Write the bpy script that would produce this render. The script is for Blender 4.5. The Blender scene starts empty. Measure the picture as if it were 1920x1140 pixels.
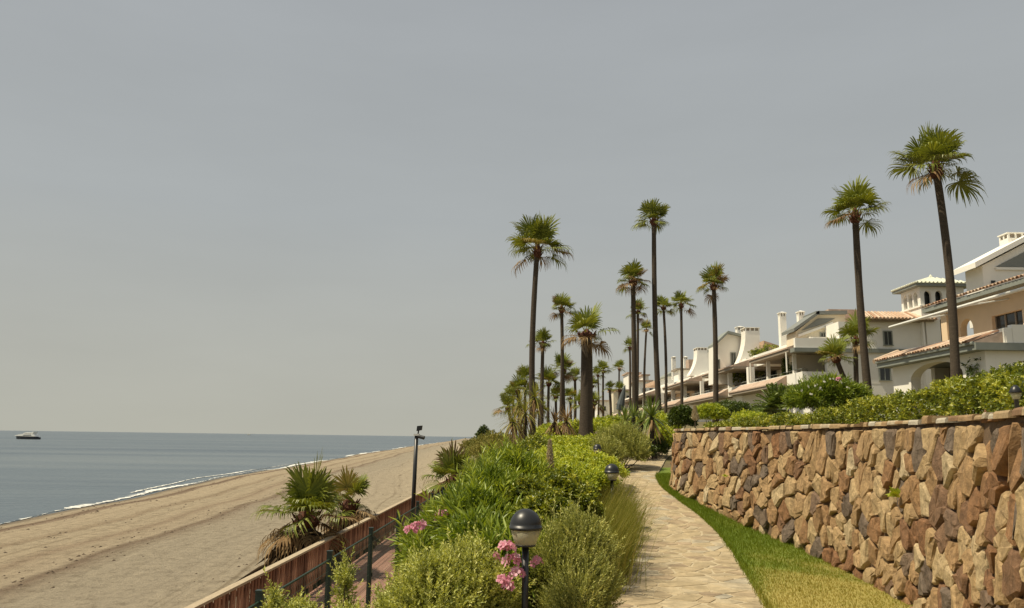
import bpy, math, random
import numpy as np
from mathutils import Vector, Matrix
from mathutils.geometry import tessellate_polygon

sc = bpy.context.scene
C = sc.collection
PI = math.pi
# ---------------------------------------------------------------- camera, sky, sun, exposure
EYE = 1.65
FPX = 1450.0
PITCH = math.atan(250 / 1450)
ROLL = math.radians(0.78)
CAMROT = Matrix.Rotation(PI / 2 + PITCH, 3, 'X') @ Matrix.Rotation(ROLL, 3, 'Z')
cam = bpy.data.cameras.new('camera')
cam.sensor_width = 36
cam.lens = FPX / 1920 * 36
cam.clip_start = 0.1
cam.clip_end = 60000
camo = bpy.data.objects.new('camera', cam)
C.objects.link(camo)
camo.location = (0, 0, EYE)
camo.rotation_euler = CAMROT.to_euler()
sc.camera = camo

SUN_EL, SUN_LEFT = 60.0, 99.0          # elevation; degrees to the left of straight ahead (+y)
e, a = math.radians(SUN_EL), math.radians(SUN_LEFT)
SUN = Vector((-math.sin(a) * math.cos(e), math.cos(a) * math.cos(e), math.sin(e)))
w = bpy.data.worlds.new('World')
sc.world = w
w.use_nodes = True
nt = w.node_tree
nt.nodes.clear()
sky = nt.nodes.new('ShaderNodeTexSky')
sky.sky_type = 'NISHITA'
sky.sun_disc = False
sky.sun_elevation = e
sky.sun_rotation = -a
sky.altitude = 0
sky.air_density = 1.6
sky.dust_density = 7.0
sky.ozone_density = 1.0
hs = nt.nodes.new('ShaderNodeHueSaturation')
hs.inputs['Saturation'].default_value = 0.45
gm = nt.nodes.new('ShaderNodeMix')
gm.data_type = 'RGBA'
gm.inputs[0].default_value = 0.95
tcn = nt.nodes.new('ShaderNodeTexCoord')                 # a veil of haze, warmer and a little brighter towards the horizon all round
sxyz = nt.nodes.new('ShaderNodeSeparateXYZ')
vr = nt.nodes.new('ShaderNodeValToRGB')
vr.color_ramp.elements.new(0.27)
for q, (pp, cc) in enumerate([(0.0, (0.462, 0.458, 0.392, 1)), (0.27, (0.384, 0.408, 0.412, 1)), (0.55, (0.346, 0.368, 0.386, 1))]):
    vr.color_ramp.elements[q].position = pp
    vr.color_ramp.elements[q].color = cc
vsc = nt.nodes.new('ShaderNodeVectorMath')
vsc.operation = 'SCALE'
vsc.inputs['Scale'].default_value = 10.0
nt.links.new(tcn.outputs['Generated'], sxyz.inputs[0])
nt.links.new(sxyz.outputs['Z'], vr.inputs[0])
nt.links.new(vr.outputs[0], vsc.inputs[0])
cn = nt.nodes.new('ShaderNodeTexNoise')                   # faint uneven haze
cn.inputs['Scale'].default_value = 2.2; cn.inputs['Detail'].default_value = 5; cn.inputs['Roughness'].default_value = 0.55
cmap = nt.nodes.new('ShaderNodeMapping'); cmap.inputs['Scale'].default_value = (1.0, 1.0, 4.0)
nt.links.new(tcn.outputs['Generated'], cmap.inputs['Vector']); nt.links.new(cmap.outputs[0], cn.inputs['Vector'])
cr_ = nt.nodes.new('ShaderNodeMapRange'); cr_.inputs['From Min'].default_value = 0.3; cr_.inputs['From Max'].default_value = 0.7
cr_.inputs['To Min'].default_value = 0.965; cr_.inputs['To Max'].default_value = 1.04
nt.links.new(cn.outputs[0], cr_.inputs['Value'])
vs2 = nt.nodes.new('ShaderNodeVectorMath'); vs2.operation = 'SCALE'
nt.links.new(vsc.outputs[0], vs2.inputs[0]); nt.links.new(cr_.outputs[0], vs2.inputs['Scale'])
nt.links.new(vs2.outputs[0], gm.inputs[7])
bg = nt.nodes.new('ShaderNodeBackground')
bg.inputs['Strength'].default_value = 0.1
wo = nt.nodes.new('ShaderNodeOutputWorld')
nt.links.new(sky.outputs[0], hs.inputs['Color'])
nt.links.new(hs.outputs[0], gm.inputs[6])
nt.links.new(gm.outputs[2], bg.inputs['Color'])
nt.links.new(bg.outputs[0], wo.inputs[0])
sun = bpy.data.lights.new('sun', 'SUN')
sun.energy = 5.0
sun.angle = math.radians(0.8)
sun.color = (1.0, 0.885, 0.66)
suno = bpy.data.objects.new('sun', sun)
C.objects.link(suno)
suno.rotation_euler = SUN.to_track_quat('Z', 'Y').to_euler()
suno.location = (-30, 40, 60)
sc.view_settings.view_transform = 'Standard'
sc.view_settings.look = 'None'
sc.view_settings.exposure = 0.08
sc.view_settings.gamma = 1.0
sc.render.engine = 'CYCLES'
sc.cycles.use_denoising = True
sc.cycles.max_bounces = 6
sc.cycles.transparent_max_bounces = 8

# ---------------------------------------------------------------- helpers
RNG = np.random.default_rng(7)
random.seed(7)
W = {}                                   # world origin of every object that has children


def ray(u, v):
    return CAMROT @ Vector(((u - 960) / FPX, -(v - 570) / FPX, -1))


def at(u, v, Y):
    r = ray(u, v)
    return Vector((0, 0, EYE)) + r * (Y / r.y)


def at_x(u, v, X):
    r = ray(u, v)
    return Vector((0, 0, EYE)) + r * (X / r.x)


def at_z(u, v, Z):
    r = ray(u, v)
    return Vector((0, 0, EYE)) + r * ((Z - EYE) / r.z)


def tag(o, label=None, cat=None, group=None, kind=None):
    if label: o['label'] = label
    if cat: o['category'] = cat
    if group: o['group'] = group
    if kind: o['kind'] = kind
    return o


def empty(name, loc, label=None, cat=None, group=None):
    o = bpy.data.objects.new(name, None)
    o.empty_display_size = 0.2
    C.objects.link(o)
    o.location = loc
    W[o.name] = Vector(loc)
    return tag(o, label, cat, group)


def link(name, me, parent=None, loc=None):
    """an object at world point loc (default: the parent's origin)"""
    o = bpy.data.objects.new(name, me)
    C.objects.link(o)
    base = W[parent.name] if parent else Vector((0, 0, 0))
    if loc is None: loc = base
    o.location = Vector(loc) - base
    if parent: o.parent = parent
    W[o.name] = Vector(loc)
    return o


def mesh(name, V, F, mat=None, tint=None, smooth=False):
    V = np.asarray(V, dtype=np.float32).reshape(-1, 3)
    me = bpy.data.meshes.new(name)
    if isinstance(F, np.ndarray):
        n, k = F.shape
        me.vertices.add(len(V)); me.vertices.foreach_set('co', V.ravel())
        me.loops.add(n * k); me.loops.foreach_set('vertex_index', F.astype(np.int32).ravel())
        me.polygons.add(n)
        me.polygons.foreach_set('loop_start', np.arange(0, n * k, k, dtype=np.int32))
        me.polygons.foreach_set('loop_total', np.full(n, k, dtype=np.int32))
        me.update(calc_edges=True)
    else:
        me.from_pydata([tuple(map(float, v)) for v in V], [], F)
    if smooth:
        me.polygons.foreach_set('use_smooth', np.ones(len(me.polygons), dtype=bool))
    if tint is not None:
        t = np.broadcast_to(np.asarray(tint, dtype=np.float32), (len(V),))
        at_ = me.attributes.new('tint', 'FLOAT', 'POINT')
        at_.data.foreach_set('value', np.ascontiguousarray(t))
    if mat: me.materials.append(mat)
    return me


class MB:
    def __init__(s):
        s.v = []; s.f = []; s.t = []

    def add(s, vs, fs, tint=0.5):
        b = len(s.v)
        s.v += [tuple(x) for x in vs]
        s.t += [tint] * len(vs)
        s.f += [[i + b for i in f] for f in fs]
        return s

    def box(s, x0, x1, y0, y1, z0, z1, tint=0.5):
        vs = [(x0, y0, z0), (x1, y0, z0), (x1, y1, z0), (x0, y1, z0), (x0, y0, z1), (x1, y0, z1), (x1, y1, z1), (x0, y1, z1)]
        return s.add(vs, [(0, 3, 2, 1), (4, 5, 6, 7), (0, 1, 5, 4), (1, 2, 6, 5), (2, 3, 7, 6), (3, 0, 4, 7)], tint)

    def prism(s, poly, vec, tint=0.5):
        n = len(poly); vec = Vector(vec)
        p = [Vector(q) for q in poly]
        fs = [list(range(n))[::-1], list(range(n, 2 * n))] + [(i, (i + 1) % n, n + (i + 1) % n, n + i) for i in range(n)]
        return s.add(p + [q + vec for q in p], fs, tint)

    def tube(s, pts, rad, n=8, cap=True, tint=0.5):
        pts = [Vector(p) for p in pts]
        if not hasattr(rad, '__len__'): rad = [rad] * len(pts)
        b = len(s.v); ref = Vector((0.31, 0.95, 0.05))
        vs = []
        for i, p in enumerate(pts):
            d = (pts[min(i + 1, len(pts) - 1)] - pts[max(i - 1, 0)]).normalized()
            if abs(d.dot(ref)) > 0.97: ref = Vector((1, 0, 0.1))
            u = d.cross(ref).normalized(); q = d.cross(u)
            vs += [p + (u * math.cos(2 * PI * k / n) + q * math.sin(2 * PI * k / n)) * rad[i] for k in range(n)]
        fs = []
        for i in range(len(pts) - 1):
            fs += [(i * n + k, i * n + (k + 1) % n, (i + 1) * n + (k + 1) % n, (i + 1) * n + k) for k in range(n)]
        if cap:
            fs += [list(range(n))[::-1], list(range((len(pts) - 1) * n, len(pts) * n))]
        return s.add(vs, fs, tint)

    def lathe(s, prof, n=20, c=(0, 0, 0), tint=0.5):
        vs = [(c[0] + r * math.cos(2 * PI * k / n), c[1] + r * math.sin(2 * PI * k / n), c[2] + z) for r, z in prof for k in range(n)]
        fs = []
        for i in range(len(prof) - 1):
            fs += [(i * n + k, i * n + (k + 1) % n, (i + 1) * n + (k + 1) % n, (i + 1) * n + k) for k in range(n)]
        fs += [list(range(n))[::-1], list(range((len(prof) - 1) * n, len(prof) * n))]
        return s.add(vs, fs, tint)

    def build(s, name, mat, parent=None, origin=None, smooth=False):
        if origin is None:
            origin = W[parent.name] if parent else Vector((0, 0, 0))
        o3 = np.array(origin)
        me = mesh(name, np.array(s.v) - o3, s.f, mat, np.array(s.t), smooth)
        return link(name, me, parent, origin)


# ---------------------------------------------------------------- materials
def new_mat(name):
    m = bpy.data.materials.new(name)
    m.use_nodes = True
    n = m.node_tree
    n.nodes.clear()
    out = n.nodes.new('ShaderNodeOutputMaterial')
    b = n.nodes.new('ShaderNodeBsdfPrincipled')
    n.links.new(b.outputs[0], out.inputs[0])
    return m, n, b, out


def node(n, t, **kw):
    x = n.nodes.new(t)
    for k, v in kw.items():
        setattr(x, k, v)
    return x


def ramp(n, stops, interp='LINEAR'):
    r = n.nodes.new('ShaderNodeValToRGB')
    r.color_ramp.interpolation = interp
    el = r.color_ramp.elements
    while len(el) < len(stops): el.new(0.5)
    for q, (p, c) in zip(el, stops):
        q.position = p; q.color = (*c, 1)
    return r


def noise(n, scale, detail=4, rough=0.6, vec=None, dist=0.0):
    x = n.nodes.new('ShaderNodeTexNoise')
    x.inputs['Scale'].default_value = scale
    x.inputs['Detail'].default_value = detail
    x.inputs['Roughness'].default_value = rough
    x.inputs['Distortion'].default_value = dist
    if vec is not None: n.links.new(vec, x.inputs['Vector'])
    return x


def wpos(n, scale=None):
    g = n.nodes.new('ShaderNodeNewGeometry')
    if scale is None: return g.outputs['Position']
    m = n.nodes.new('ShaderNodeMapping')
    m.inputs['Scale'].default_value = scale
    n.links.new(g.outputs['Position'], m.inputs['Vector'])
    return m.outputs[0]


def mixc(n, fac, a, b, mode='MIX'):
    m = n.nodes.new('ShaderNodeMix')
    m.data_type = 'RGBA'; m.blend_type = mode
    for i, x in ((0, fac), (6, a), (7, b)):
        if hasattr(x, 'links') or hasattr(x, 'is_linked'):
            n.links.new(x, m.inputs[i])
        elif i == 0:
            m.inputs[0].default_value = x
        else:
            m.inputs[i].default_value = (*x, 1)
    return m.outputs[2]


def bump(n, b, h, strength, dist):
    x = n.nodes.new('ShaderNodeBump')
    x.inputs['Strength'].default_value = strength
    x.inputs['Distance'].default_value = dist
    n.links.new(h, x.inputs['Height'])
    n.links.new(x.outputs[0], b.inputs['Normal'])


def plain(name, col, rough=0.7, vary=0.25, scale=3.0, bstr=0.2, bdist=0.01, bscale=40, metal=0.0, stretch=None, col2=None):
    m, n, b, out = new_mat(name)
    p = wpos(n, stretch)
    nz = noise(n, scale, 5, 0.65, p)
    c2 = col2 if col2 else tuple(x * (1 - vary) for x in col)
    r = ramp(n, [(0.3, c2), (0.68, col)])
    n.links.new(nz.outputs[0], r.inputs[0])
    n.links.new(r.outputs[0], b.inputs['Base Color'])
    b.inputs['Roughness'].default_value = rough
    b.inputs['Metallic'].default_value = metal
    if bstr:
        nb = noise(n, bscale, 4, 0.6, p)
        bump(n, b, nb.outputs[0], bstr, bdist)
    return m


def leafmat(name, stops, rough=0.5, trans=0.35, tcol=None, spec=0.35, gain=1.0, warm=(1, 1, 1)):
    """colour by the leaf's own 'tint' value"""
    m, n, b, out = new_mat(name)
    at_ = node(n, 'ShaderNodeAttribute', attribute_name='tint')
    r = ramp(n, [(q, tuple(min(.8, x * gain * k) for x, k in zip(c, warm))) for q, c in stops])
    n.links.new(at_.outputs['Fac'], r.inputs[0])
    n.links.new(r.outputs[0], b.inputs['Base Color'])
    b.inputs['Roughness'].default_value = rough
    b.inputs['Specular IOR Level'].default_value = spec
    t = node(n, 'ShaderNodeBsdfTranslucent')
    tc = mixc(n, 1.0, r.outputs[0], tcol or (1.25, 1.15, 0.6), 'MULTIPLY')
    n.links.new(tc, t.inputs['Color'])
    mx = node(n, 'ShaderNodeMixShader')
    mx.inputs[0].default_value = trans
    n.links.new(b.outputs[0], mx.inputs[1])
    n.links.new(t.outputs[0], mx.inputs[2])
    n.links.new(mx.outputs[0], out.inputs[0])
    return m


M = {}
M['white'] = plain('white_render', (0.87, 0.845, 0.77), 0.85, 0.10, 0.7, 0.15, 0.01, 25)
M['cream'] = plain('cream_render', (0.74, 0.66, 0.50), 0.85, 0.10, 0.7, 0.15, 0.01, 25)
M['peach'] = plain('peach_and_bounce_render', (0.80, 0.61, 0.41), 0.85, 0.12, 0.8, 0.1, 0.01, 25)  # peach tone, also carries orange light reflected onto the villa's cream columns
M['trim'] = plain('grey_green_trim', (0.25, 0.27, 0.24), 0.6, 0.15, 1.5, 0.1, 0.01, 25)
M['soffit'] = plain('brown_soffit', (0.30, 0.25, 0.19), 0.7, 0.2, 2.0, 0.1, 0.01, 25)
M['glass'] = plain('window_glass', (0.03, 0.035, 0.035), 0.08, 0.2, 0.6, 0)
M['louvre'] = plain('louvre_panel', (0.22, 0.23, 0.21), 0.6, 0.2, 3, 0.3, 0.02, 10, stretch=(1, 1, 12))
M['floor'] = plain('terrace_floor', (0.35, 0.27, 0.2), 0.8)
M['awning'] = plain('awning_cloth', (0.62, 0.52, 0.38), 0.9, 0.08, 1.0, 0)
M['black'] = plain('black_paint', (0.018, 0.019, 0.020), 0.38, 0.2, 8, 0.05, 0.002, 60)
M['post_green'] = plain('green_coating', (0.012, 0.028, 0.020), 0.45, 0.3, 8, 0.1, 0.003, 60)
M['wire'] = plain('green_wire', (0.02, 0.045, 0.028), 0.5, 0.2, 6, 0)
M['mortar'] = plain('wall_mortar', (0.16, 0.10, 0.055), 0.95, 0.4, 6, 0.6, 0.02, 30)
M['terracotta'] = plain('terracotta_pot', (0.45, 0.17, 0.08), 0.8)
M['lamp_white'] = plain('lamp_bracket', (0.75, 0.75, 0.7), 0.4, 0.05, 3, 0)
M['stem'] = plain('brown_stem', (0.09, 0.065, 0.04), 0.85, 0.3, 20, 0.4, 0.01, 60)
M['hull'] = plain('dark_hull', (0.012, 0.014, 0.02), 0.3, 0.1, 0.2, 0)
M['gelcoat'] = plain('white_gelcoat', (0.8, 0.79, 0.74), 0.35, 0.03, 0.3, 0)
M['blue_cloth'] = plain('blue_grey_cloth', (0.09, 0.105, 0.11), 0.9, 0.3, 2, 0)
M['sand_edge'] = plain('weathered_rail', (0.46, 0.37, 0.25), 0.85, 0.3, 6, 0.3, 0.004, 40, stretch=(6, 1, 6))


def tinted(name, stops, rough=0.8, nscale=8.0, namt=0.35, bstr=0.5, bdist=0.01, bscale=30, stretch=None, spec=0.3):
    """stone, plank, tile: colour by the piece's tint, mottled by noise"""
    m, n, b, out = new_mat(name)
    at_ = node(n, 'ShaderNodeAttribute', attribute_name='tint')
    r = ramp(n, stops)
    n.links.new(at_.outputs['Fac'], r.inputs[0])
    p = wpos(n, stretch)
    nz = noise(n, nscale, 6, 0.68, p, 0.4)
    g = ramp(n, [(0.28, (1 - namt,) * 3), (0.72, (1 + namt * 0.45,) * 3)])
    n.links.new(nz.outputs[0], g.inputs[0])
    n.links.new(mixc(n, 1.0, r.outputs[0], g.outputs[0], 'MULTIPLY'), b.inputs['Base Color'])
    b.inputs['Roughness'].default_value = rough
    b.inputs['Specular IOR Level'].default_value = spec
    nb = noise(n, bscale, 6, 0.7, p)
    bump(n, b, nb.outputs[0], bstr, bdist)
    return m


M['stone'] = tinted('rubble_stone', [(0.0, (0.135, 0.096, 0.070)), (0.12, (0.184, 0.141, 0.105)), (0.25, (0.251, 0.127, 0.060)), (0.42, (0.354, 0.220, 0.107)),
                                     (0.62, (0.428, 0.290, 0.149)), (0.82, (0.484, 0.356, 0.195)), (1.0, (0.522, 0.421, 0.271))], 0.92, 11, 0.6, 1.0, 0.025, 22)
M['coping'] = tinted('coping_stone', [(0.0, (0.22, 0.13, 0.07)), (0.4, (0.34, 0.23, 0.12)), (0.7, (0.42, 0.32, 0.19)), (1.0, (0.46, 0.42, 0.34))], 0.9, 9, 0.4, 0.7, 0.012, 30)
M['flag'] = tinted('flagstone', [(0.0, (0.332, 0.253, 0.168)), (0.2, (0.371, 0.284, 0.182)), (0.45, (0.427, 0.340, 0.208)), (0.7, (0.458, 0.371, 0.237)), (0.85, (0.419, 0.363, 0.263)),
                                 (1.0, (0.363, 0.332, 0.256))], 0.9, 4, 0.5, 0.7, 0.02, 14)
M['joint'] = plain('path_mortar', (0.481, 0.399, 0.261), 0.95, 0.25, 5, 0.4, 0.008, 40)
M['slat'] = tinted('railing_slat', [(0.0, (0.15, 0.070, 0.042)), (0.5, (0.29, 0.145, 0.088)), (1.0, (0.43, 0.235, 0.15))], 0.75, 6, 0.4, 0.4, 0.004, 30, (1, 1, 0.15))
M['plank'] = tinted('deck_plank', [(0.0, (0.28, 0.155, 0.115)), (0.5, (0.35, 0.195, 0.145)), (1.0, (0.40, 0.235, 0.175))], 0.8, 6, 0.25, 0.4, 0.003, 30, (1, 0.1, 1))
M['tile'] = tinted('clay_tile', [(0.0, (0.38, 0.22, 0.14)), (0.5, (0.52, 0.36, 0.25)), (1.0, (0.62, 0.50, 0.38))], 0.85, 5, 0.35, 0.3, 0.01, 20)
M['roof_pink'] = tinted('roof_slope', [(0.0, (0.46, 0.33, 0.25)), (1.0, (0.56, 0.44, 0.35))], 0.9, 3, 0.3, 0.6, 0.05, 5)
M['tile_green'] = tinted('glazed_tile', [(0.0, (0.52, 0.55, 0.43)), (1.0, (0.76, 0.76, 0.63))], 0.3, 4, 0.2, 0.2, 0.02, 10, None, 0.5)
M['trunk'] = tinted('palm_trunk', [(0.0, (0.055, 0.042, 0.030)), (0.5, (0.085, 0.066, 0.048)), (1.0, (0.13, 0.10, 0.075))], 0.95, 7, 0.45, 0.9, 0.03, 12, (1, 1, 5))
M['boot'] = tinted('palm_boot', [(0.0, (0.07, 0.025, 0.015)), (1.0, (0.15, 0.06, 0.03))], 0.9, 10, 0.5, 0.8, 0.03, 18)
M['frond'] = leafmat('palm_frond', [(0.0, (0.030, 0.042, 0.009)), (0.5, (0.055, 0.070, 0.014)), (1.0, (0.095, 0.110, 0.022))], 0.45, 0.22, (1.3, 1.2, 0.4), gain=2.7, warm=(1.08, 1.0, .8))
M['frond_dry'] = leafmat('palm_frond_dry', [(0.0, (0.13, 0.075, 0.035)), (0.5, (0.24, 0.155, 0.075)), (1.0, (0.40, 0.31, 0.17))], 0.8, 0.2, (1.1, 1.0, 0.8), 0.1)
M['frond_mid'] = leafmat('palm_frond_yellowing', [(0.0, (0.09, 0.085, 0.02)), (0.5, (0.15, 0.125, 0.03)), (1.0, (0.22, 0.17, 0.05))], 0.6, 0.25, (1.2, 1.1, 0.5), 0.2, gain=1.6)
M['hedge'] = leafmat('hedge_leaf', [(0.0, (0.030, 0.050, 0.010)), (0.45, (0.075, 0.105, 0.017)), (0.8, (0.15, 0.185, 0.026)), (1.0, (0.22, 0.25, 0.05))], 0.38, 0.3, (1.3, 1.2, 0.35), 0.5, gain=1.90, warm=(1.14, 1.0, .8))
M['lime'] = leafmat('ground_cover_leaf', [(0.0, (0.07, 0.11, 0.014)), (0.5, (0.15, 0.20, 0.025)), (1.0, (0.24, 0.28, 0.045))], 0.45, 0.3, (1.3, 1.2, 0.35), 0.4, gain=2.13, warm=(1.14, 1.0, .8))
M['pale'] = leafmat('pale_shrub_leaf', [(0.0, (0.10, 0.125, 0.03)), (0.5, (0.19, 0.225, 0.06)), (1.0, (0.31, 0.34, 0.125))], 0.5, 0.3, (1.2, 1.15, 0.5), 0.4, gain=1.96, warm=(1.12, 1.0, .95))
M['oleander'] = leafmat('oleander_leaf', [(0.0, (0.045, 0.085, 0.014)), (0.5, (0.095, 0.155, 0.024)), (1.0, (0.18, 0.25, 0.05))], 0.42, 0.3, (1.3, 1.2, 0.4), 0.45, gain=1.85, warm=(1.2, 1.0, .85))
M['rosemary'] = leafmat('grey_green_leaf', [(0.0, (0.07, 0.085, 0.028)), (0.5, (0.125, 0.145, 0.05)), (1.0, (0.22, 0.235, 0.10))], 0.6, 0.25, (1.1, 1.1, 0.6), 0.25, gain=2.46, warm=(1.12, 1.0, .8))
M['dark_leaf'] = leafmat('dark_leaf', [(0.0, (0.016, 0.032, 0.008)), (0.5, (0.035, 0.06, 0.013)), (1.0, (0.07, 0.10, 0.02))], 0.4, 0.2, (1.2, 1.2, 0.4), 0.4, gain=1.68, warm=(1.14, 1.0, .8))
M['grass'] = leafmat('grass_blade', [(0.0, (0.34, 0.28, 0.08)), (0.25, (0.27, 0.25, 0.05)), (0.55, (0.17, 0.215, 0.022)), (1.0, (0.13, 0.19, 0.015))], 0.55, 0.3, (1.2, 1.2, 0.4), 0.25, gain=1.0, warm=(1.05, 1.0, .8))
M['tallgrass'] = leafmat('tall_grass', [(0.0, (0.07, 0.085, 0.012)), (0.5, (0.12, 0.13, 0.024)), (1.0, (0.28, 0.25, 0.09))], 0.6, 0.3, (1.2, 1.1, 0.4), 0.2, gain=1.5, warm=(1.05, 1.0, .9))
M['drygrass'] = leafmat('dry_grass', [(0.0, (0.12, 0.12, 0.04)), (0.5, (0.23, 0.20, 0.085)), (1.0, (0.38, 0.31, 0.17))], 0.8, 0.25, (1.1, 1.1, 0.7), 0.1, gain=1.2)
M['yucca'] = leafmat('yucca_leaf', [(0.0, (0.030, 0.055, 0.012)), (0.5, (0.06, 0.095, 0.020)), (1.0, (0.15, 0.19, 0.07))], 0.4, 0.15, (1.2, 1.2, 0.5), 0.5, gain=2.02, warm=(1.14, 1.0, .8))
M['petal'] = leafmat('pink_petal', [(0.0, (0.55, 0.16, 0.26)), (0.5, (0.70, 0.30, 0.40)), (1.0, (0.82, 0.52, 0.58))], 0.6, 0.35, (1.1, 0.9, 0.95), 0.2)
M['plume'] = leafmat('pale_plume', [(0.0, (0.45, 0.36, 0.20)), (1.0, (0.70, 0.62, 0.44))], 0.8, 0.3, (1, 1, 1), 0.1)
M['far_leaf'] = leafmat('far_scrub_leaf', [(0.0, (0.06, 0.075, 0.025)), (0.5, (0.11, 0.12, 0.04)), (1.0, (0.19, 0.185, 0.075))], 0.7, 0.2, (1.1, 1.1, 0.6), 0.1, gain=1.79, warm=(1.14, 1.0, .8))

# clear ribbed plastic of the lamp heads
m, n, b, out = new_mat('frosted_plastic')
b.inputs['Base Color'].default_value = (0.85, 0.80, 0.62, 1)
b.inputs['Roughness'].default_value = 0.25
tr0 = node(n, 'ShaderNodeBsdfTransparent'); tr0.inputs[0].default_value = (0.95, 0.93, 0.82, 1)
tl0 = node(n, 'ShaderNodeBsdfTranslucent'); tl0.inputs[0].default_value = (0.85, 0.80, 0.62, 1)
mx0 = node(n, 'ShaderNodeMixShader'); mx0.inputs[0].default_value = 0.5
mx1 = node(n, 'ShaderNodeMixShader'); mx1.inputs[0].default_value = 0.5
n.links.new(b.outputs[0], mx0.inputs[1]); n.links.new(tl0.outputs[0], mx0.inputs[2])
n.links.new(mx0.outputs[0], mx1.inputs[1]); n.links.new(tr0.outputs[0], mx1.inputs[2])
n.links.new(mx1.outputs[0], out.inputs[0])
M['lamp_glass'] = m

# ---------------------------------------------------------------- lie of the land
def smooth(t):
    t = np.clip(t, 0, 1)
    return t * t * (3 - 2 * t)


PH = np.array([(-10, 1.65), (11, 1.65), (12.8, 1.62), (14.5, 1.48), (16.6, 1.24), (18.7, 1.06), (20.8, .88), (24, .68), (28, .52), (35, .36), (60, .15), (100, .05), (250, .0), (500, .0)])
PR = np.array([(-10, -1.1), (0, .95), (8.14, 2.56), (9.8, 2.89), (11.5, 3.22), (13.38, 3.50), (15, 3.56), (16.5, 3.50), (18, 3.48), (19.8, 3.66), (22, 4.22), (25, 4.95), (29, 6.05), (32, 7.6), (34, 9.6), (35.5, 13), (36, 17)])
WALL = np.array([(-3.0, .7), (1.0, 1.98), (4.0, 3.05), (5.44, 3.57), (6.38, 3.88), (7.07, 4.06), (7.77, 4.21), (8.88, 4.39), (10.4, 4.54), (12.1, 4.58), (13.5, 4.42), (15.6, 4.12), (17.3, 3.84), (18.2, 3.86), (19.8, 4.25), (21.4, 5.3), (22.6, 7.5), (23.4, 11), (23.8, 16)])


def soft(tab, k=5):
    """smooth a table by resampling and a running mean"""
    y = np.linspace(tab[0, 0], tab[-1, 0], 600)
    x = np.interp(y, tab[:, 0], tab[:, 1])
    w_ = np.hanning(2 * k + 3); w_ /= w_.sum()
    xs_ = np.convolve(np.pad(x, k + 1, mode='edge'), w_, 'valid')
    xs_[:k] = x[:k]; xs_[-k:] = x[-k:]
    return np.stack([y, xs_], 1)


PHs, PRs, WALLs = soft(PH, 3), soft(PR, 12), soft(WALL, 12)
PWt = np.array([(-10, 1.55), (20, 1.55), (25, 1.75), (29, 2.2), (33, 3.6), (36, 5)])


def hz(y): return EYE - np.interp(y, PHs[:, 0], PHs[:, 1])
def pright(y): return np.interp(y, PRs[:, 0], PRs[:, 1])
def pleft(y):
    x = pright(np.minimum(y, 31)) - np.interp(y, PWt[:, 0], PWt[:, 1]) * (y <= 31) - np.interp(31, PWt[:, 0], PWt[:, 1]) * (y > 31)
    far = np.interp(y, [31, 60, 100, 150, 230], [4.6, 3.0, 0.5, -2.0, -6.0])
    return np.where(y > 31, np.minimum(x, far), x)
def wallx(y): return np.where(y > 23.8, 1e3, np.interp(y, WALLs[:, 0], WALLs[:, 1]))
def bankx(y): return np.interp(y, [-10, 50, 75, 100, 150, 230, 300], [-3.0, -1.7, -3.6, -6.0, -10, -16, -22])
def railx(y): return -5.03 + .0245 * y
def fencex(y): return -2.77 + .0265 * y


def lump(x, y, s, seed=0):
    return (np.sin(x * s + seed) * np.cos(y * s * .83 + 2.1 * seed) + .5 * np.sin(x * s * 2.3 + y * s * 1.7 + seed * 1.3)) / 1.5


DECK = -1.95


def G(x, y):
    x = np.asarray(x, float); y = np.asarray(y, float)
    pz = hz(y); xl = pleft(y) - .15; xb = bankx(y); pr = pright(y)
    u = (xl - x) / np.maximum(xl - xb, .5)
    z = pz - (pz + 2.1) * smooth((u - .18) / .80) + .05 * lump(x, y, 1.7, 1) * np.clip(u * 3, 0, 1)
    low = np.where(x > xl, pz, z)
    T = 1.80 + .05 * np.clip(x - 4.5, 0, 14) + .014 * np.maximum(y - 12, 0)
    wx = wallx(y)
    t1 = smooth((x - wx - .22) / .16)
    t2 = smooth((x - pr - .6) / 6.5) * (y > 23.8)
    t3 = smooth((x - 5 - .02 * (y - 36)) / 5) * (y > 36)
    t = np.where(y > 36, t3, np.where(y > 23.8, t2, t1))
    fade = smooth((y - 170) / 120)
    g = low * (1 - t) + T * t
    return g * (1 - fade) + (-3.5) * fade


def grid(name, X, Y, Z, mat, uv=None, smooth_=True):
    r, c = X.shape
    V = np.stack([X, Y, Z], -1).reshape(-1, 3)
    i = np.arange(r * c).reshape(r, c)
    F = np.stack([i[:-1, :-1], i[:-1, 1:], i[1:, 1:], i[1:, :-1]], -1).reshape(-1, 4)
    me = mesh(name, V, F, mat, None, smooth_)
    if uv is not None:
        l = me.uv_layers.new(name='UVMap')
        vi = np.zeros(len(me.loops), dtype=np.int32); me.loops.foreach_get('vertex_index', vi)
        l.data.foreach_set('uv', uv.reshape(-1, 2)[vi].astype(np.float32).ravel())
    return me


# soil of the planted bank and the terrace
m, n, b, out = new_mat('garden_soil')
p = wpos(n)
n1 = noise(n, .8, 6, .7, p); n2 = noise(n, 9, 5, .7, p)
r1 = ramp(n, [(.3, (.10, .075, .04)), (.55, (.17, .14, .06)), (.75, (.13, .14, .04))])
n.links.new(n1.outputs[0], r1.inputs[0])
r2 = ramp(n, [(.3, (.6, .6, .6)), (.7, (1.1, 1.1, 1.1))])
n.links.new(n2.outputs[0], r2.inputs[0])
n.links.new(mixc(n, 1.0, r1.outputs[0], r2.outputs[0], 'MULTIPLY'), b.inputs['Base Color'])
b.inputs['Roughness'].default_value = .95
bump(n, b, n2.outputs[0], .8, .05)
M['soil'] = m

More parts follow.
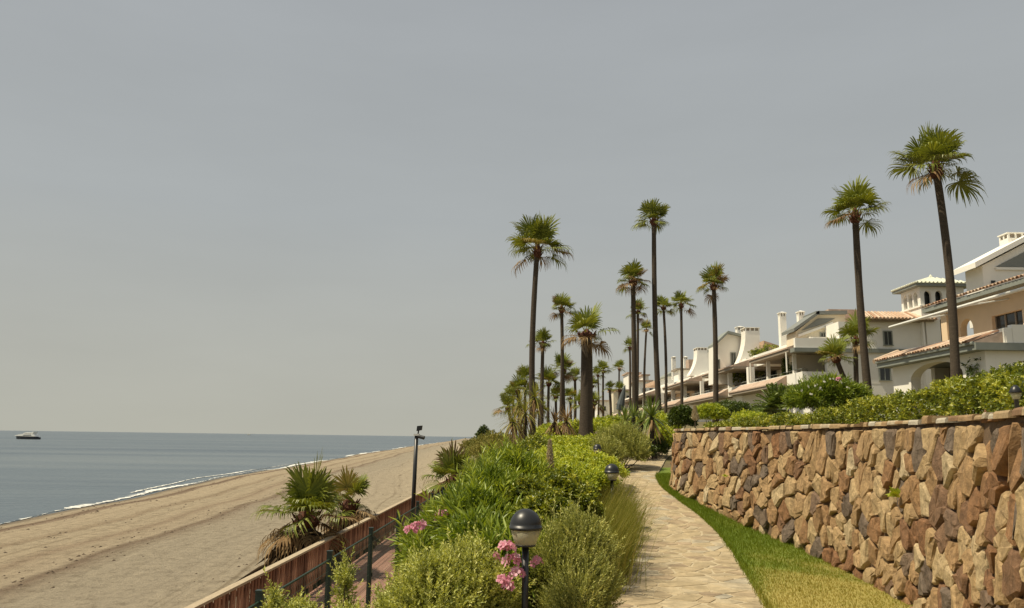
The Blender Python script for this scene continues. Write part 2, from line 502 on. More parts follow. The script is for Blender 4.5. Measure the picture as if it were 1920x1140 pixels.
ys = np.concatenate([np.arange(-4, 26, .2), np.arange(26, 60, .8), np.arange(60, 300, 5)])
rows = []
for y in ys:
    xb, xl, pr = float(bankx(y)), float(pleft(y)), float(pright(y))
    wx = float(wallx(y)) if y <= 23.8 else max(pr, xl + 2) + 6.5
    rows.append(np.concatenate([np.linspace(xb - .5, xl, 26), np.linspace(xl + .02, wx + .2, 20), [wx + .26, wx + .32, wx + .4, wx + .6], wx + .6 + np.geomspace(.4, 120, 24)]))
GX = np.array(rows); GY = np.repeat(ys[:, None], GX.shape[1], 1)
GZ = G(GX, GY)
GZ[:, 0] = -3.6
ground = link('ground', grid('ground', GX, GY, GZ, M['soil']))
tag(ground, 'planted earth bank between the path and the boardwalk', kind='structure')

# ---------------------------------------------------------------- sea
m, n, b, out = new_mat('sea_water')
pg = wpos(n)
ps = wpos(n, (.0035, .028, 1))
big = noise(n, 1.0, 5, .6, ps, .6)
r1 = ramp(n, [(.30, (.056, .080, .108)), (.5, (.088, .116, .140)), (.70, (.142, .168, .182))])
n.links.new(big.outputs[0], r1.inputs[0])
n.links.new(r1.outputs[0], b.inputs['Base Color'])
b.inputs['Roughness'].default_value = .32
b.inputs['Specular IOR Level'].default_value = .30
w1 = noise(n, 1.0, 6, .62, wpos(n, (.22, .55, 1)))
w2 = noise(n, 1.0, 4, .6, wpos(n, (.9, 2.2, 1)))
ad = node(n, 'ShaderNodeMath', operation='MULTIPLY_ADD')
n.links.new(w2.outputs[0], ad.inputs[0]); ad.inputs[1].default_value = .35
n.links.new(w1.outputs[0], ad.inputs[2])
bump(n, b, ad.outputs[0], .55, .9)
M['sea'] = m
SEA = -3.6
sx = np.array([-40000, -6000, -1500, -400, -150, -60, 0, 200, 1500, 40000.])
sy = np.array([-300, -50, 0, 50, 120, 300, 800, 2500, 9000, 40000.])
SX, SY = np.meshgrid(sx, sy)
sea = link('sea', grid('sea', SX, SY, np.full_like(SX, SEA), M['sea']))
tag(sea, 'calm grey blue sea out to the horizon', kind='structure')

# ---------------------------------------------------------------- beach: u = metres inland from the water's edge
SHORE = np.array([(-200, -26.5), (20, -27.8), (45, -28.6), (62, -30.2), (87, -33.0), (109, -34.8), (137, -36.9), (191, -40.0), (315, -46.5), (518, -55), (1050, -76), (2200, -130)])


def shore(y): return np.interp(y, SHORE[:, 0], SHORE[:, 1]) + .35 * np.sin(y * .11) + .5 * np.sin(y * .043 + 1) + .18 * np.sin(y * .31 + .6)


m, n, b, out = new_mat('beach_sand')
uvn = node(n, 'ShaderNodeUVMap')
uvv = uvn.outputs[0]
sep = node(n, 'ShaderNodeSeparateXYZ'); n.links.new(uvv, sep.inputs[0])
pg = wpos(n)
wob = noise(n, .16, 6, .62, pg)                       # wander of the bands
wm = node(n, 'ShaderNodeMath', operation='MULTIPLY_ADD')
n.links.new(wob.outputs[0], wm.inputs[0]); wm.inputs[1].default_value = 1.2
n.links.new(sep.outputs[0], wm.inputs[2])            # u + wander (0..2.6)
sc_ = node(n, 'ShaderNodeMath', operation='DIVIDE'); n.links.new(wm.outputs[0], sc_.inputs[0]); sc_.inputs[1].default_value = 32.0
S0 = (.47, .36, .215)
bands = ramp(n, [(0.00, (0.128, 0.110, 0.087)), (.040, (0.196, 0.162, 0.120)), (.060, (0.304, 0.255, 0.183)), (.088, (0.292, 0.235, 0.166)), (.098, (0.129, 0.091, 0.064)), (.112, (0.192, 0.143, 0.101)), (.130, (0.323, 0.266, 0.186)), (.215, (0.323, 0.266, 0.186)),
                 (.235, (0.242, 0.189, 0.128)), (.250, (0.314, 0.261, 0.183)), (.300, (0.323, 0.266, 0.186)), (.318, (0.232, 0.179, 0.124)), (.335, (0.294, 0.240, 0.168)), (.372, (0.304, 0.251, 0.178)), (.386, (0.164, 0.122, 0.086)), (.402, (0.235, 0.193, 0.140)), (.43, (0.272, 0.234, 0.173)), (.52, (0.277, 0.239, 0.178)), (.62, (0.306, 0.260, 0.190)), (.8, (0.338, 0.284, 0.202)), (1.0, (0.324, 0.271, 0.193))])
n.links.new(sc_.outputs[0], bands.inputs[0])
tr = noise(n, 1.0, 5, .65, None)                     # raked streaks along the shore
mp = node(n, 'ShaderNodeMapping'); mp.inputs['Scale'].default_value = (2.4, .02, 1)
n.links.new(uvv, mp.inputs['Vector']); n.links.new(mp.outputs[0], tr.inputs['Vector'])
trr = ramp(n, [(.30, (.66, .63, .59)), (.44, (.96, .955, .95)), (.7, (1.06, 1.055, 1.05))])
n.links.new(tr.outputs[0], trr.inputs[0])
sp = noise(n, 1.6, 9, .80, pg)
spr = ramp(n, [(.36, (.62, .60, .57)), (.50, (.98, .98, .98)), (.68, (1.14, 1.13, 1.10))])
n.links.new(sp.outputs[0], spr.inputs[0])
c1 = mixc(n, 1.0, bands.outputs[0], trr.outputs[0], 'MULTIPLY')
n.links.new(mixc(n, .9, c1, spr.outputs[0], 'MULTIPLY'), b.inputs['Base Color'])
b.inputs['Roughness'].default_value = .95
b.inputs['Specular IOR Level'].default_value = .1
fb = noise(n, 3.5, 6, .7, pg)
bump(n, b, fb.outputs[0], 1.0, .16)
M['sand'] = m

ys = np.concatenate([np.arange(-30, 60, 1.5), np.geomspace(60, 2200, 150)])
us = np.concatenate([[-14, -6, -2.5, -1], np.linspace(0, 34, 46), [40, 55, 90, 160, 320]])
BY = np.repeat(ys[:, None], len(us), 1); U = np.repeat(us[None, :], len(ys), 0)
BX = shore(BY) + U
prof = np.interp(U, [-14, 0, 2.2, 6, 9, 16, 27, 34, 400], [-2.2, 0, .22, .42, .38, .52, .72, .78, .8])
BZ = SEA + prof + .02 * lump(BX, BY, .9, 3) * (U > 3)
UV = np.stack([U, BY], -1)
beach = link('beach', grid('beach', BX, BY, BZ, M['sand'], UV))
tag(beach, 'wide sandy beach with raked tracks and a brown tide line', kind='structure')

# foam where the sea runs up the sand
m, n, b, out = new_mat('sea_foam')
b.inputs['Base Color'].default_value = (.66, .66, .62, 1); b.inputs['Roughness'].default_value = .8
M['foam'] = m
V = []; F = []
rg = np.random.default_rng(3)
def foam_strip(y0, y1, off, wmax, step, ph):
    yy = np.arange(y0, y1, step)
    wd = .82 * wmax * np.clip(.35 + .5 * np.sin(yy * .055 + ph) + .35 * np.sin(yy * .21 + 2 * ph) + rg.normal(0, .22, len(yy)), .02, 1.3)
    c = shore(yy) + off + .25 * np.sin(yy * .17 + ph) + rg.normal(0, .05, len(yy))
    b0 = len(V)
    for q in range(len(yy)):
        V.append((c[q] - wd[q] * .7, yy[q], SEA + .012)); V.append((c[q] + wd[q] * .3, yy[q], SEA + .05))
    for q in range(len(yy) - 1):
        F.append((b0 + 2 * q, b0 + 2 * q + 1, b0 + 2 * q + 3, b0 + 2 * q + 2))
foam_strip(10, 160, -.25, 1.0, .35, .4)
foam_strip(160, 700, -.35, 1.9, 1.2, 1.3)
foam_strip(55, 165, -.5, 1.7, .3, 5.2)
foam_strip(70, 150, -2.2, .8, .4, 2.2)
foam = link('surf_foam', mesh('surf_foam', V, F, M['foam']))
tag(foam, 'thin white surf foam along the edge of the sand', kind='stuff')


# seaweed and stones left along the tide lines
rg = np.random.default_rng(17)
V = []; F = []
for q in range(900):
    y = float(25 + 120 * rg.random() ** 1.6); u = float(rg.choice([3.0, 7.6, 11.6, 18, 22], p=[.3, .15, .3, .15, .1]) + rg.normal(0, .8))
    x = float(shore(y)) + u; z = SEA + float(np.interp(u, [-14, 0, 2.2, 6, 9, 16, 27, 34], [-2.2, 0, .22, .42, .38, .52, .72, .78])) - .01
    r_ = rg.uniform(.03, .11); a_ = rg.uniform(0, 6.28); b0 = len(V)
    for k in range(4):
        V.append((x + r_ * math.cos(a_ + k * 1.57) * rg.uniform(.5, 1.2), y + 1.6 * r_ * math.sin(a_ + k * 1.57) * rg.uniform(.5, 1.2), z))
    V.append((x, y, z + r_ * .55))
    F += [(b0 + k, b0 + (k + 1) % 4, b0 + 4) for k in range(4)]
M['wrack'] = plain('dry_seaweed', (.10, .068, .042), .95, .5, 3)
o = link('tide_wrack', mesh('tide_wrack', V, F, M['wrack'])); tag(o, 'dark bits of seaweed and stones along the tide lines', kind='stuff')


# ---------------------------------------------------------------- Voronoi cells for stones and flags
def clip(poly, px, py, nx, ny):
    """keep the side where (p - (px,py)).n <= 0"""
    o = []
    k = len(poly)
    for i in range(k):
        ax, ay = poly[i]; bx_, by_ = poly[(i + 1) % k]
        da = (ax - px) * nx + (ay - py) * ny; db = (bx_ - px) * nx + (by_ - py) * ny
        if da <= 0: o.append((ax, ay))
        if da * db < 0:
            t = da / (da - db)
            o.append((ax + (bx_ - ax) * t, ay + (by_ - ay) * t))
    return o


def voronoi(P, asp=1.0):
    """cells of the points P (n,2); asp squeezes the second axis"""
    Q = P * np.array([1, asp])
    cells = []
    for i in range(len(Q)):
        d = np.hypot(*(Q - Q[i]).T)
        near = np.argsort(d)[1:22]
        R_ = d[near[-1]] + .01
        poly = [(Q[i, 0] - R_, Q[i, 1] - R_), (Q[i, 0] + R_, Q[i, 1] - R_), (Q[i, 0] + R_, Q[i, 1] + R_), (Q[i, 0] - R_, Q[i, 1] + R_)]
        for j in near:
            mx, my = (Q[i] + Q[j]) / 2; nx, ny = Q[j] - Q[i]
            poly = clip(poly, mx, my, nx, ny)
            if len(poly) < 3: break
        cells.append([(x, y / asp) for x, y in poly])
    return cells


def tidy(poly, mind):
    """drop corners that crowd each other"""
    o = []
    for p in poly:
        if not o or math.hypot(p[0] - o[-1][0], p[1] - o[-1][1]) > mind: o.append(p)
    if len(o) > 3 and math.hypot(o[0][0] - o[-1][0], o[0][1] - o[-1][1]) < mind: o.pop()
    return o


def shrink(poly, g):
    cx = sum(p[0] for p in poly) / len(poly); cy = sum(p[1] for p in poly) / len(poly)
    o = []
    for x, y in poly:
        r = math.hypot(x - cx, y - cy) + 1e-6
        f = max(.3, 1 - g / r * 1.25)
        o.append((cx + (x - cx) * f, cy + (y - cy) * f))
    return o, cx, cy


def chamfer(poly, f):
    o = []
    k = len(poly)
    for i in range(k):
        a_, p_, b_ = poly[i - 1], poly[i], poly[(i + 1) % k]
        o.append((p_[0] + (a_[0] - p_[0]) * f, p_[1] + (a_[1] - p_[1]) * f))
        o.append((p_[0] + (b_[0] - p_[0]) * f, p_[1] + (b_[1] - p_[1]) * f))
    return o


def area(poly):
    return abs(sum(poly[i - 1][0] * poly[i][1] - poly[i][0] * poly[i - 1][1] for i in range(len(poly)))) / 2


# ---------------------------------------------------------------- the stone-flagged path

yy = np.concatenate([np.arange(-4, 30, .25), np.arange(30, 36, .15)])
xl, xr = pright(yy) - np.interp(yy, PWt[:, 0], PWt[:, 1]), pright(yy)
tt = np.linspace(0, 1, 8)
PX_ = xl[:, None] + (xr - xl)[:, None] * tt[None]
PY_ = np.repeat(yy[:, None], 8, 1)
PZ_ = np.repeat(hz(yy)[:, None], 8, 1) + .03
path = link('path', grid('path', PX_, PY_, PZ_, M['joint']))
tag(path, 'winding path of irregular cream flagstones', kind='structure')
rg = np.random.default_rng(11)
pts = []
y = 5.0
while y < 31:
    for k in range(6):
        wdt = np.interp(y, PWt[:, 0], PWt[:, 1])
        pts.append((y + rg.uniform(-.2, .2), (k + .5 + rg.uniform(-.5, .5)) / 6 * 1.5))
    y += .225
pts = np.array([p for p in pts if rg.random() > .24])
ext = [(p[0], s_) for p in pts for s_ in (-p[1], 3.0 - p[1])]        # mirrored, so that the cells end at the path's edges
cells = voronoi(np.concatenate([pts, np.array(ext)]))[:len(pts)]
restV, restF, restT = [], [], []
flags = []
for i, cpoly in enumerate(cells):
    if len(cpoly) < 3: continue
    cpoly = tidy(cpoly, .035)
    if len(cpoly) < 3: continue
    cpoly, cy, ct = shrink(cpoly, .005 + .006 * rg.random())
    cpoly = [(q[0] + rg.normal(0, .012), q[1] + rg.normal(0, .012)) for q in cpoly]
    cpoly = chamfer(cpoly, .12)
    if cy < 5.2 or cy > 30.5: continue
    flags.append((cy, ct, cpoly))
flags.sort(key=lambda q: q[0])
for i, (cy, ct, cpoly) in enumerate(flags):
    h_ = rg.uniform(.003, .009); tl = rg.normal(0, .006, 2)
    def wp(q, dz):
        wdt = np.interp(q[0], PWt[:, 0], PWt[:, 1])
        x = pright(q[0]) - wdt + q[1] / 1.5 * wdt
        return (x, q[0], hz(q[0]) + .03 + dz + (q[0] - cy) * tl[0] + (q[1] - ct) * tl[1])
    k = len(cpoly)
    inn = [(cy + (q[0] - cy) * .93, ct + (q[1] - ct) * .93) for q in cpoly]
    vs = [wp(q, -.006) for q in cpoly] + [wp(q, h_) for q in inn]
    fs = [list(range(k, 2 * k))] + [(j, (j + 1) % k, k + (j + 1) % k, k + j) for j in range(k)]
    tint = float(np.clip(rg.beta(2.2, 2.0), 0, 1))
    if i < 300:
        o3 = np.array(wp((cy, ct), 0))
        me = mesh('flagstone', np.array(vs) - o3, fs, M['flag'], tint)
        link('flagstone', me, path, o3)
    else:
        b0 = len(restV)
        restV += vs; restF += [[j + b0 for j in f] for f in fs]; restT += [tint] * len(vs)
if restV:
    o = link('distant_flagstones', mesh('distant_flagstones', restV, restF, M['flag'], np.array(restT)), path)
    tag(o, kind='stuff')

# ---------------------------------------------------------------- lawn strip between path and wall
def lawn_green(x, y):
    """0 = parched, 1 = watered"""
    g = smooth((y - 8.0 + .7 * lump(x, y, 2.0, 5) + .4 * lump(x, y, 5.0, 9)) / 5.0)
    edge = np.minimum(x - pright(y), wallx(y) - x)
    return np.clip(g * .85 + .35 * (1 - smooth(edge / .28)) + .12 * lump(x, y, 3.1, 2) + .05, 0, 1)


m, n, b, out = new_mat('lawn_turf')
at_ = node(n, 'ShaderNodeAttribute', attribute_name='tint')
r1 = ramp(n, [(.0, (.33, .27, .07)), (.35, (.25, .23, .05)), (.7, (.16, .20, .024)), (1.0, (.12, .175, .016))])
nz = noise(n, 14, 5, .7, wpos(n))
ad = node(n, 'ShaderNodeMath', operation='MULTIPLY_ADD'); n.links.new(nz.outputs[0], ad.inputs[0]); ad.inputs[1].default_value = .5; n.links.new(at_.outputs['Fac'], ad.inputs[2])
sb = node(n, 'ShaderNodeMath', operation='SUBTRACT'); n.links.new(ad.outputs[0], sb.inputs[0]); sb.inputs[1].default_value = .25
n.links.new(sb.outputs[0], r1.inputs[0]); n.links.new(r1.outputs[0], b.inputs['Base Color'])
b.inputs['Roughness'].default_value = .95
bump(n, b, nz.outputs[0], .8, .03)
M['turf'] = m
yy = np.arange(-3, 22.4, .2); tt = np.linspace(0, 1, 14)
xl = pright(yy) + .01; xr = np.minimum(wallx(yy), 6.5) + .16
LX = xl[:, None] + (xr - xl)[:, None] * tt[None]; LY = np.repeat(yy[:, None], 14, 1)
LZ = np.repeat(hz(yy)[:, None], 14, 1) + .012 + .02 * np.sin(tt * PI)[None]
me = grid('lawn', LX, LY, LZ, M['turf'])
a_ = me.attributes.new('tint', 'FLOAT', 'POINT'); a_.data.foreach_set('value', lawn_green(LX, LY).astype(np.float32).ravel())
lawn = link('lawn', me)
tag(lawn, 'narrow strip of lawn below the stone wall, parched near the front', kind='structure')


def blades(P, L, wd, lean, tint, rg):
    """bent grass blades: P (n,3) roots"""
    n_ = len(P)
    az = rg.uniform(0, 2 * PI, n_); ln = rg.normal(0, 1, n_) * lean
    d = np.stack([np.cos(az) * ln, np.sin(az) * ln, np.ones(n_)], 1); d /= np.linalg.norm(d, axis=1)[:, None]
    s_ = np.stack([-np.sin(az + 1.1), np.cos(az + 1.1), np.zeros(n_)], 1) * (wd / 2)
    L = np.broadcast_to(L, (n_,))[:, None]
    bend = np.stack([np.cos(az), np.sin(az), -np.ones(n_) * .5], 1) * (L * np.abs(ln)[:, None] * .6)
    mid = P + d * L * .55
    tip = P + d * L + bend
    V = np.stack([P - s_, P + s_, mid + s_ * .8, mid - s_ * .8, tip], 1).reshape(-1, 3)
    k = np.arange(n_)[:, None] * 5
    F = np.concatenate([k + [0, 1, 2], k + [0, 2, 3], k + [3, 2, 4]], 0)
    return V, F, np.repeat(tint, 5)


rg = np.random.default_rng(5)
nb = 46000
yy = 6.6 + 14 * rg.random(nb) ** 1.25
tt = rg.random(nb)
xx = pright(yy) - .03 + (np.minimum(wallx(yy), 5.2) + .06 - pright(yy)) * tt
gg = lawn_green(xx, yy)
P = np.stack([xx, yy, hz(yy) + .012 + .02 * np.sin(tt * PI)], 1)
edge = np.minimum(tt, 1 - tt)
L = (.022 + .03 * gg) * rg.uniform(.6, 1.4, nb) * (1 + .9 * (edge < .06))
V, F, T = blades(P, L, .006, .5, np.clip(gg + rg.normal(0, .16, nb), 0, 1), rg)
o = link('lawn_grass', mesh('lawn_grass', V, F, M['grass'], T))
tag(o, 'short grass blades of the lawn strip', kind='stuff')

# ---------------------------------------------------------------- dry-stone retaining wall
WT = 1.9                                                  # top of the coping
sel = (WALLs[:, 0] > 2.0)
wl = np.stack([WALLs[sel, 1], WALLs[sel, 0]], 1)           # x, y along the wall
seg = np.hypot(*np.diff(wl, axis=0).T)
sarc = np.concatenate([[0], np.cumsum(seg)])
STOT = 21.0


def wall_at(s_):
    x = np.interp(s_, sarc, wl[:, 0]); y = np.interp(s_, sarc, wl[:, 1])
    x2 = np.interp(s_ + .15, sarc, wl[:, 0]) - np.interp(s_ - .15, sarc, wl[:, 0])
    y2 = np.interp(s_ + .15, sarc, wl[:, 1]) - np.interp(s_ - .15, sarc, wl[:, 1])
    l = math.hypot(x2, y2)
    return Vector((x, y, 0)), Vector((-y2 / l, x2 / l, 0))     # point, outward normal (towards the path)


def wall_pt(s_, z, dep):
    p_, nn = wall_at(s_)
    q = p_ + nn * (dep + (WT - z) * .11)
    return Vector((q.x, q.y, z))


wroot = empty('stone_retaining_wall', (4.0, 12, .0), 'curved retaining wall of rough brown rubble stones beside the lawn', 'wall')
# core behind the stones
V = []; F = []
ss = np.arange(.2, STOT + 8, .25)
zz = np.linspace(0, 1, 6)
for s_ in ss:
    yb = float(np.interp(s_, sarc, wl[:, 1])); zb = float(hz(yb)) - .15
    for t in zz:
        z = zb + (WT - .06 - zb) * t
        V.append(wall_pt(s_, z, -.018))
    V.append(wall_pt(s_, WT - .06, -.42)); V.append(wall_pt(s_, zb, -.42))
k = len(zz) + 2
for i in range(len(ss) - 1):
    for j in range(k):
        F.append((i * k + j, (i + 1) * k + j, (i + 1) * k + (j + 1) % k, i * k + (j + 1) % k))
F.append(list(range(k))); F.append(list(range((len(ss) - 1) * k, len(ss) * k))[::-1])
mb = MB(); mb.add(V, F); mb.build('mortar_core', M['mortar'], wroot)

rg = np.random.default_rng(21)
pts = []
s_ = .3
row = 0
while s_ < STOT:
    yb = float(np.interp(s_, sarc, wl[:, 1])); zb = float(hz(yb)) - .12
    z = zb + rg.uniform(-.05, .2)
    while z < WT - .10:
        pts.append((s_ + rg.normal(0, .075), z + rg.normal(0, .05)))
        z += rg.uniform(.15, .36)
    s_ += rg.uniform(.15, .26)
pts = np.array(pts)
keep = np.ones(len(pts), bool)
for i in range(len(pts)):                                   # thin out crowded points, leaving some small stones
    if not keep[i]: continue
    d = np.hypot((pts[:, 0] - pts[i, 0]), (pts[:, 1] - pts[i, 1]) * .72)
    lim = rg.choice([.065, .10, .14, .185], p=[.3, .3, .25, .15])
    kill = (d < lim) & (np.arange(len(pts)) > i); keep[kill] = False
pts = pts[keep]
topm = np.stack([pts[:, 0], 2 * (WT - .085) - pts[:, 1]], 1)
yb = np.interp(pts[:, 0], sarc, wl[:, 1]); zb = hz(yb) - .12
botm = np.stack([pts[:, 0], 2 * zb - pts[:, 1]], 1)
cells = voronoi(np.concatenate([pts, topm, botm]), .90)[:len(pts)]
stones = []
for i, cp in enumerate(cells):
    if len(cp) < 3: continue
    cp = tidy(cp, .035)
    if len(cp) < 3 or area(cp) < .0022: continue
    cp, cs, cz = shrink(cp, rg.uniform(.006, .017))
    cp = [(min(max(q[0], .2), STOT), min(q[1], WT - .072)) for q in cp]
    stones.append((cs, cz, cp))
stones.sort(key=lambda q: q[0])
restV, restF, restT = [], [], []
ns = 0
sizes = sorted(range(len(stones)), key=lambda i: -(area(stones[i][2]) / max(2.5, stones[i][0] + 2.0) ** 2) * (1.2 < stones[i][0] < 17.5))
single = set(sizes[:300])
for i, (cs, cz, cp) in enumerate(stones):
    A = math.sqrt(area(cp))
    ring1 = chamfer(cp, rg.uniform(.08, .18))
    k = len(ring1)
    pr_ = float(np.clip(rg.uniform(.012, .050) + A * .07, .015, .075))
    ta, tb = rg.normal(0, .11), rg.normal(-.02, .10)
    def mk(f, dep, jit):
        o_ = []
        for q in ring1:
            ds, dz = (q[0] - cs) * f, (q[1] - cz) * f
            jj = rg.normal(0, jit, 3)
            o_.append(wall_pt(cs + ds + jj[0], cz + dz + jj[1], dep + ta * ds + tb * dz + jj[2]))
        return o_
    ox, oz = rg.normal(0, .18, 2) * A
    vs = mk(1.0, -.06, 0) + mk(.98, pr_ * .55, .005) + mk(.83, pr_ * .95, .005 + .016 * A)
    vs.append(wall_pt(cs + ox * .5, cz + oz * .5, pr_ * 1.02 + rg.normal(0, .006)))
    fs = []
    for r_ in range(2):
        fs += [(r_ * k + j, r_ * k + (j + 1) % k, (r_ + 1) * k + (j + 1) % k, (r_ + 1) * k + j) for j in range(k)]
    fs += [(2 * k + j, 2 * k + (j + 1) % k, 3 * k) for j in range(k)]
    tint = float(np.clip(rg.beta(2.4, 1.9) if rg.random() > .22 else rg.uniform(0, .35), 0, 1))
    if i in single:
        o3 = wall_pt(cs, cz, 0)
        link('stone', mesh('stone', np.array(vs) - np.array(o3), fs, M['stone'], tint), wroot, o3)
    else:
        b0 = len(restV)
        restV += vs; restF += [[j + b0 for j in f] for f in fs]; restT += [tint] * len(vs)
if restV:
    o = link('small_stones', mesh('small_stones', np.array(restV) - np.array(W[wroot.name]), restF, M['stone'], np.array(restT)), wroot)
    tag(o, kind='stuff')
print('stones', len(stones), 'flags', len(flags))
# coping slabs
s_ = .3
while s_ < STOT + 4:
    l = rg.uniform(.14, .40)
    z0 = WT - .056 + rg.normal(0, .006); z1 = WT - .008 + rg.normal(0, .009)
    pt = [(s_ + .006, .048 + rg.normal(0, .018)), (s_ + l * .5, .052 + rg.normal(0, .02)), (s_ + l - .006, .048 + rg.normal(0, .018)), (s_ + l - .006, -.36), (s_ + .006, -.36)]
    lo = [wall_pt(a_, z0, d_) for a_, d_ in pt]; hi = [wall_pt(a_, z1, d_ - .012) for a_, d_ in pt]
    mid = [wall_pt(a_, z1 - .018, d_) for a_, d_ in pt]
    k = 5
    fs = [list(range(k))[::-1], list(range(2 * k, 3 * k))]
    for r_ in range(2):
        fs += [(r_ * k + j, r_ * k + (j + 1) % k, (r_ + 1) * k + (j + 1) % k, (r_ + 1) * k + j) for j in range(k)]
    o3 = wall_pt(s_ + l / 2, WT, 0)
    link('coping_stone', mesh('coping_stone', np.array(lo + mid + hi) - np.array(o3), fs, M['coping'], float(rg.random())), wroot, o3)
    s_ += l

# ---------------------------------------------------------------- boardwalk, railing, mesh fence
deck = empty('boardwalk', (-4, 20, DECK))
tag(deck, 'reddish brown timber boardwalk below the planted bank', kind='structure')
rg = np.random.default_rng(31)
pv = []
for q in range(6):
    mb = MB(); mb.box(-.0715, .0715, 0, 3.592, -.035, 0, q / 5)
    me = mesh('plank', np.array(mb.v), mb.f, M['plank'], np.array(mb.t)); pv.append(me)
for yi in range(10):
    y0 = 7.0 + 3.6 * yi
    for k in range(15):
        x = railx(y0) + .06 + k * .1495
        o = link('plank', pv[rg.integers(6)], deck, (x + rg.normal(0, .001), y0, DECK + rg.normal(0, .0015)))
        o.rotation_euler = (0, 0, -.0245)
mb = MB()
for k in range(15):
    for yi in range(8):
        y0 = 43 + 5 * yi
        x = railx(y0) + .06 + k * .1495
        mb.box(x - .07, x + .07, y0, y0 + 4.99, DECK - .035, DECK, rg.random())
o = mb.build('distant_planks', M['plank'], deck); tag(o, kind='stuff')
mb = MB()
for yj in np.arange(7.2, 60, 1.2):
    mb.box(railx(yj) - .05, railx(yj) + 2.3, yj, yj + .1, DECK - .2, DECK - .04)
for yj in np.arange(7.2, 60, 2.4):
    for dx in (.1, 2.1):
        mb.box(railx(yj) + dx, railx(yj) + dx + .12, yj, yj + .12, -3.2, DECK - .04)
mb.build('joists', M['slat'], deck)

rail = empty('boardwalk_railing', (railx(20), 20, DECK), 'red brown slatted timber railing along the seaward side of the boardwalk', 'railing')
sv = []
for q in range(8):
    mb = MB(); mb.box(-.015, .015, -.043, .043, .13, .97, (q + .5) / 8)
    sv.append(mesh('slat', np.array(mb.v), mb.f, M['slat'], np.array(mb.t)))
mbr = MB()
for k in range(400):
    y = 9.6 + .17 * k
    if k < 300:
        o = link('slat', sv[rg.integers(8)], rail, (railx(y) - .03 + rg.normal(0, .002), y, DECK + rg.normal(0, .004)))
        o.rotation_euler = (0, rg.normal(0, .004), -.0245 + rg.normal(0, .02))
    else:
        mbr.box(railx(y) - .045, railx(y) - .015, y - .043, y + .043, DECK + .13, DECK + .97, rg.random())
o = mbr.build('distant_slats', M['slat'], rail); tag(o, kind='stuff')
pm = MB(); pm.box(-.045, .045, -.045, .045, -.2, .965, .3)
pmesh = mesh('post', np.array(pm.v), pm.f, M['slat'], np.array(pm.t))
for k in range(46):
    y = 9.2 + 1.12 * k
    link('post', pmesh, rail, (railx(y) - .13, y, DECK))
for k in range(16):
    y0, y1 = 8.0 + 4 * k, 12.0 + 4 * k - .006
    mb = MB()
    a_, b_ = railx(y0), railx(y1)
    mb.add([(a_ - .12, y0, DECK + .975), (a_ + .03, y0, DECK + .975), (b_ + .03, y1, DECK + .975), (b_ - .12, y1, DECK + .975),
            (a_ - .12, y0, DECK + 1.02), (a_ + .03, y0, DECK + 1.02), (b_ + .03, y1, DECK + 1.02), (b_ - .12, y1, DECK + 1.02)],
           [(0, 3, 2, 1), (4, 5, 6, 7), (0, 1, 5, 4), (1, 2, 6, 5), (2, 3, 7, 6), (3, 0, 4, 7)])
    mb.build('top_rail', M['sand_edge'], rail)
    for zz in (.26, .80):
        mb = MB(); mb.add([(a_ - .083, y0, DECK + zz), (a_ - .046, y0, DECK + zz), (b_ - .046, y1, DECK + zz), (b_ - .083, y1, DECK + zz),
            (a_ - .083, y0, DECK + zz + .09), (a_ - .046, y0, DECK + zz + .09), (b_ - .046, y1, DECK + zz + .09), (b_ - .083, y1, DECK + zz + .09)],
           [(0, 3, 2, 1), (4, 5, 6, 7), (0, 1, 5, 4), (1, 2, 6, 5), (2, 3, 7, 6), (3, 0, 4, 7)])
        mb.build('stringer', M['slat'], rail)

fence = empty('mesh_fence', (fencex(12), 12, DECK), 'dark green wire mesh fence on the landward side of the boardwalk', 'fence')
pm = MB(); pm.box(-.036, .036, -.036, .036, -.35, 2.0); pm.box(-.04, .04, -.04, .04, 2.0, 2.02)
pm.box(.036, .055, -.02, .02, 1.80, 1.86); pm.box(.036, .055, -.02, .02, 1.2, 1.26)
pmesh = mesh('post', np.array(pm.v), pm.f, M['post_green'], np.array(pm.t))
fy = [8.34 + 2.81 * k for k in range(-1, 9)]
for y in fy: link('post', pmesh, fence, (fencex(y), y, DECK))
for y0, y1 in zip(fy[:-1], fy[1:]):
    mb = MB()
    A = Vector((fencex(y0), y0, 0)); B = Vector((fencex(y1), y1, 0))
    mb.tube([A + Vector((0, .04, DECK + 1.90)), B + Vector((0, -.04, DECK + 1.90))], .017, 6)
    mb.build('top_tube', M['wire'], fence)
    mb = MB()
    for zz in np.arange(.05, 1.9, .17):
        mb.tube([A + Vector((0, .04, DECK + zz)), B + Vector((0, -.04, DECK + zz))], .003, 3, False)
    for q in range(1, 40):
        p_ = A + (B - A) * (q / 40)
        mb.tube([p_ + Vector((0, 0, DECK + .03)), p_ + Vector((0, 0, DECK + 1.92))], .0024, 3, False)
    mb.build('wire_panel', M['wire'], fence)

